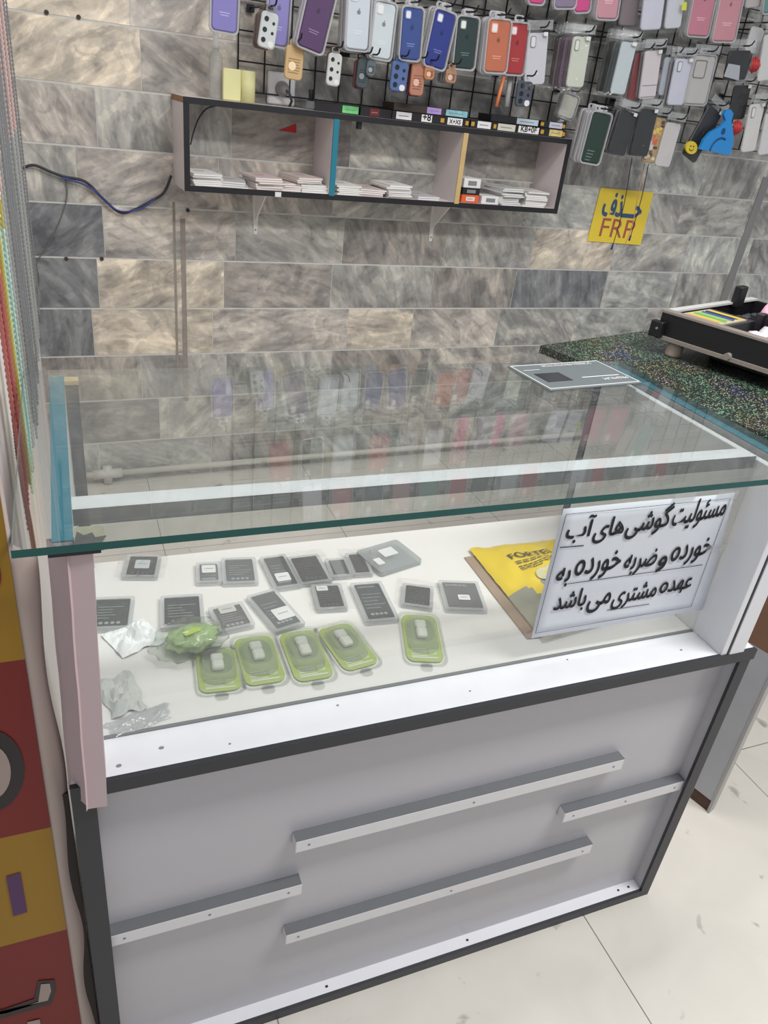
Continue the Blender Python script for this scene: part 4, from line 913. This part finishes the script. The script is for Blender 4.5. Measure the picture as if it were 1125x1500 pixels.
t2, cu, cz = outline('yellow_charm', 'round yellow smiling charm hanging on the long black case', 'charm', [(1011+8.5*math.cos(-a*PI/10), 216+9.5*math.sin(-a*PI/10)) for a in range(20)], .206, .008, M('charm_yellow', (222, 196, 60), .4))
for x, z in ((-.007, .005), (.007, .005)): b.prism(rr(.005, .006, .002, 3, x, z), -.008, -.009, print_dark)
b.tube([(-.011, -.0085, -.004), (-.005, -.0085, -.010), (.005, -.0085, -.010), (.011, -.0085, -.004)], .0014, print_dark, 5); b.obj('face', t2)
red = M('claw_red', (200, 60, 62), .4)
for lab, px in (('red hair claw right of the black blister bag', (1104, 95)), ('red hair claw beside the blue hanger, lower of two', (1078, 187))):
    q = wall(px, .2); t = thing('hair_claw', lab, 'hair claw', W3(q[0], .2, q[1]), (0, 0, YAW)); b = MB()
    for k in range(5): b.tube([(-.018+.009*k, 0, -.026+.004*abs(k-2)), (-.018+.009*k, -.012, 0), (-.018+.009*k, 0, .026-.004*abs(k-2))], .0042, red, 6)
    b.obj('claw', t)
outline('grey_picture', 'grey printed picture on the black blister bag', 'print', [(1060, 112), (1082, 118), (1084, 96), (1067, 93)], .236, .001, M('picture_grey', (170, 174, 182), .5))
outline('yellow_sticker', 'yellow corner sticker on the white phone case at top', 'sticker', [(998, 15), (1005, 15), (1006, 3), (1000, 3)], .236, .001, M('sticker_lime', (206, 214, 70), .5))
# dangling cords in front of the yellow sign
def cord(name, label, pts, off, r, col, tip=None):
    P = wallpath(pts, off); b = MB(); b.tube(smooth(P, 4), r, M('cord_%d_%d' % col[:2], col, .6), 5); o = b.obj(name); tag(o, label, 'cord')
    if tip: m = MB(); m.tube([P[-1], P[-1]+Vector((-.002, 0, -.02))], .004, M('cord_tip', tip, .5), 6); m.obj('cord_tip', o)
cord('dangling_cord', 'black cord with a blue tip hanging in front of the yellow sign', [(926, 230), (917, 285), (908, 325), (898, 358)], .16, .0016, (36, 34, 40), (50, 50, 120))
cord('dangling_cord', 'black cord with a dark bead ending on the yellow sign', [(950, 240), (941, 285), (930, 325), (924, 345)], .16, .0016, (38, 34, 40), (40, 36, 36))
cord('dangling_cord', 'orange cord pair hanging between the two black cords', [(944, 240), (936, 280), (926, 330), (914, 362)], .155, .0016, (206, 150, 110))

# goods hung above the frame, seen mirrored in the glass top
rr2 = random.Random(8)
cols = [(196, 70, 84), (120, 124, 130), (206, 208, 212), (200, 66, 80), (64, 70, 76), (190, 196, 200), (206, 70, 84), (150, 160, 170), (222, 222, 224), (226, 150, 158), (110, 120, 128), (222, 168, 172), (130, 168, 160), (200, 76, 84), (70, 78, 76), (180, 182, 186)]
nm = {196: 'red', 200: 'red', 206: 'pale', 120: 'grey', 64: 'charcoal', 190: 'pale grey', 150: 'blue grey', 222: 'white', 226: 'pink', 110: 'slate', 130: 'sage green', 70: 'black', 180: 'light grey'}
for row, (zc, uu0) in enumerate(((1.79, .72), (1.985, .86))):
    for k in range(15):
        col = cols[(k+5*row+3) % len(cols)]; u = uu0+.128*k+rr2.uniform(-.012, .012)
        if row == 0 and u > 1.5 : continue
        st = 's' if k % 3 else 'p'
        lab = '%s case above the photo, %s row, number %s from left' % (('red' if col[0]-col[1] > 90 else nm.get(col[0], 'grey')), ('lower', 'upper')[row], ('one two three four five six seven eight nine ten eleven twelve thirteen fourteen fifteen'.split())[k])
        make(st, .078, .158, col, lab, W3(u, .20, zc), (0, rr2.uniform(-.06, .1), YAW))
        if k % 2: make(st, .078, .158, (150, 150, 152), 'grey tray behind the ' + lab, W3(u-.004, .186, zc), (0, .02, YAW), 'grey cases above the photo')
        hook(u, zc+.095, .23, 'hook holding the ' + lab)

# ------------------------------------------------------------------ chains on the left wall
def chain_mesh(zones, L):
    b = MB(); n = int(L/.0042); w = .006
    def zone(t):
        for lim, c in zones:
            if t <= lim: return c
        return zones[-1][1]
    cur = None
    for side in (-1, 1):
        pts, rs, last = [], [], None
        for i in range(n+1):
            t = i/n; p = Vector((0, side*w*min(1, (1-t)*14)*(.5+.5*min(1, t*10)), -t*L)); c = zone(t)
            if last and c != last and len(pts) > 2: b.tube(pts+[p], 1, last, 5, rs+[.0016], cap=False); pts, rs = [], []
            pts.append(p); rs.append(.0026 if i % 2 else .0011); last = c
        if len(pts) > 1: b.tube(pts, 1, last, 5, rs, cap=False)
    b.tube([(0, 0, .012), (0, 0, -.004)], .002, wire, 5); return b.mesh('bead_chain')
def cmat(n, c, mt=.0): return M('chain_'+n, c, .35, metal=mt, var=.15, scale=200)
cR, cG, cA, cS, cP, cC, cN, cO = cmat('red', (170, 92, 86)), cmat('gold', (196, 180, 88), .2), cmat('aqua', (176, 208, 196)), cmat('silver', (176, 180, 178), .3), cmat('pink', (206, 176, 170)), cmat('cream', (240, 214, 170)), cmat('grey', (140, 142, 144), .3), cmat('orange', (226, 130, 80))
kinds = [('crimson', [(.55, cC), (.6, cO), (1, cR)]), ('gold', [(.54, cC), (1, cG)]), ('aqua', [(.56, cC), (.60, cG), (1, cA)]), ('silver', [(.52, cP), (1, cS)]), ('pink to silver', [(.56, cP), (1, cS)]), ('cream and orange', [(.5, cC), (.66, cO), (1, cR)]), ('grey', [(1, cN)])]
KM = {}
seq = [(2, 0), (4, 0), (6.5, 0), (8.5, 5), (10.5, 1), (12.5, 1), (14.5, 1), (16.5, 2), (18.5, 2), (20.5, 2), (22.5, 4), (24.5, 3), (26.5, 4), (28.5, 3), (30.5, 4), (32.5, 6), (34.5, 3), (36, 4), (37.5, 6), (39, 3), (40.5, 4), (42, 6), (43.5, 3), (45, 4), (46.5, 6), (48, 3), (49.5, 6), (51, 3), (52.5, 4), (54, 6), (55.5, 3), (57, 6), (58.5, 3), (60, 6)]
for i, (px, k) in enumerate(seq):
    L_ = {0: .93, 1: .93, 5: .90}.get(k, (.95, 1.00, .88)[i % 3]); key = (k, L_)
    if key not in KM: KM[key] = chain_mesh(kinds[k][1], L_)
    o = bpy.data.objects.new('bead_chain', KM[key]); C.objects.link(o)
    xx = (-.036, -.041, -.038)[i % 3] if i < 16 else (-.030, -.036, -.033)[i % 3]
    yy = on((px, 480), 0, xx).y; o.location = (xx, yy, 1.702); o.rotation_euler = (0, 0, rs_.uniform(-.5, .5))
    near = ('nearest the counter front' if i < 10 else 'in the middle of the row' if i < 22 else 'farthest back by the tiled wall')
    tag(o, '%s bead chain hanging on the left wall, %s' % (kinds[k][0], near), 'bead chain', '%s bead chains %s' % (kinds[k][0], near))
t = thing('spring_cord', 'long grey green spring cord hanging lowest beside the corner post', 'cord', (-.041, .43, 1.7))
b = MB(); n = 420; b.tube([(.002*math.sin(i*.05), 0, -1.05*i/n) for i in range(n+1)], 1, cmat('spring', (120, 130, 126), .3), 6, [.0042 if i % 2 else .0032 for i in range(n+1)]); b.obj('coil', t)
b = MB(); b.tube([(0, 0, -1.05), (0, -.003, -1.062), (-.006, -.003, -1.066)], .0028, wire, 6); b.obj('hook_end', t)
b = MB(); b.box(-.0558, -.022, .25, 1.75, 1.704, 1.716, wire); tag(b.obj('hanging_rail'), 'thin black rail on the left wall carrying the bead chains', 'rail')

# ------------------------------------------------------------------ banner left of the counter
by = .012
yb_ = M('banner_yellow', (146, 108, 4), .5, var=.05, scale=6); rb_ = M('banner_red', (112, 14, 8), .5, var=.05, scale=6); bord = M('banner_border', (180, 162, 154), .45, var=.06, scale=12); blk = M('banner_black', (30, 22, 24), .4); pur = M('banner_purple', (74, 30, 84), .4); bwht = M('banner_white', (156, 138, 130), .4)
bn = thing('banner', 'red and yellow shiny banner with outlined lettering left of the counter', 'banner', (-.03, by, 0))
b = MB()
zz = [.0, .365, .562, .815, 1.05]
for k in range(4): b.box(-.4, 0.0, 0, .002, zz[k], zz[k+1], (rb_, yb_, rb_, yb_)[k])
b.obj('sheet', bn)
MB().box(-.3, .0222, .006, .016, 0, .605, M('gap_shade_brown', (46, 36, 34), .7)).obj('gap_shade_board', bn)  # dark board added for the shade in the gap between banner and counter
b = MB(); b.grid(lambda u, v: ((0.0+(.020*u+.003*math.sin(v*23)*u)*(1 if 1.05*v < .94 else .12), .001+.010*u*u+.002*math.sin(v*31+1)*u, 1.05*v)), 4, 60, bord, .001); b.obj('border', bn)
def bpoly(pts, mat, d):
    b = MB()
    P = [on(p, 1, by)-Vector((-.03, by, 0)) for p in pts]; b.add([(p.x, -d, p.z) for p in P], [list(range(len(P)))], mat); b.obj('lettering', bn)
el = lambda cx, cy, rx, ry: [(cx+rx*math.cos(a*PI/14), cy-ry*math.sin(a*PI/14)) for a in range(28)]
bpoly(el(-14, 1128, 50, 60), blk, .001); bpoly(el(-14, 1130, 30, 40), bwht, .0016)
bpoly([(20, 1341), (40, 1335), (30, 1277), (9, 1283)], pur, .001)
bpoly(el(-12, 845, 14, 24), rb_, .001)
bpoly([(-30, 1500), (75, 1470), (82, 1450), (80, 1434), (56, 1436), (50, 1462), (4, 1478), (-30, 1480)], blk, .001)
bpoly([(-30, 1494), (70, 1464), (75, 1450), (73, 1439), (60, 1440), (56, 1466), (4, 1484), (-30, 1488)], bwht, .0016)
bpoly([(40, 1496), (58, 1492), (60, 1502), (42, 1507)], bwht, .0012)

# ------------------------------------------------------------------ light
w = bpy.data.worlds.new('world'); sc.world = w; w.use_nodes = True; N = w.node_tree.nodes
N['Background'].inputs[0].default_value = (.92, .95, 1.0, 1); N['Background'].inputs[1].default_value = .40
def area(name, loc, sx, sy_, power, col=(1, .98, .96), rot=(0, 0, 0)):
    l = bpy.data.lights.new(name, 'AREA'); l.shape = 'RECTANGLE'; l.size = sx; l.size_y = sy_; l.energy = power; l.color = col
    o = bpy.data.objects.new(name, l); C.objects.link(o); o.location = loc; o.rotation_euler = rot; return o
area('ceiling_lamp', (1.45, -.55, 2.75), 1.2, .3, 50)
area('ceiling_lamp', (.8, .5, 2.75), 1.2, .3, 18)
vs = sc.view_settings; vs.view_transform = 'Standard'; vs.look = 'None'; vs.gamma = 1; vs.use_curve_mapping = False; vs.exposure = .2
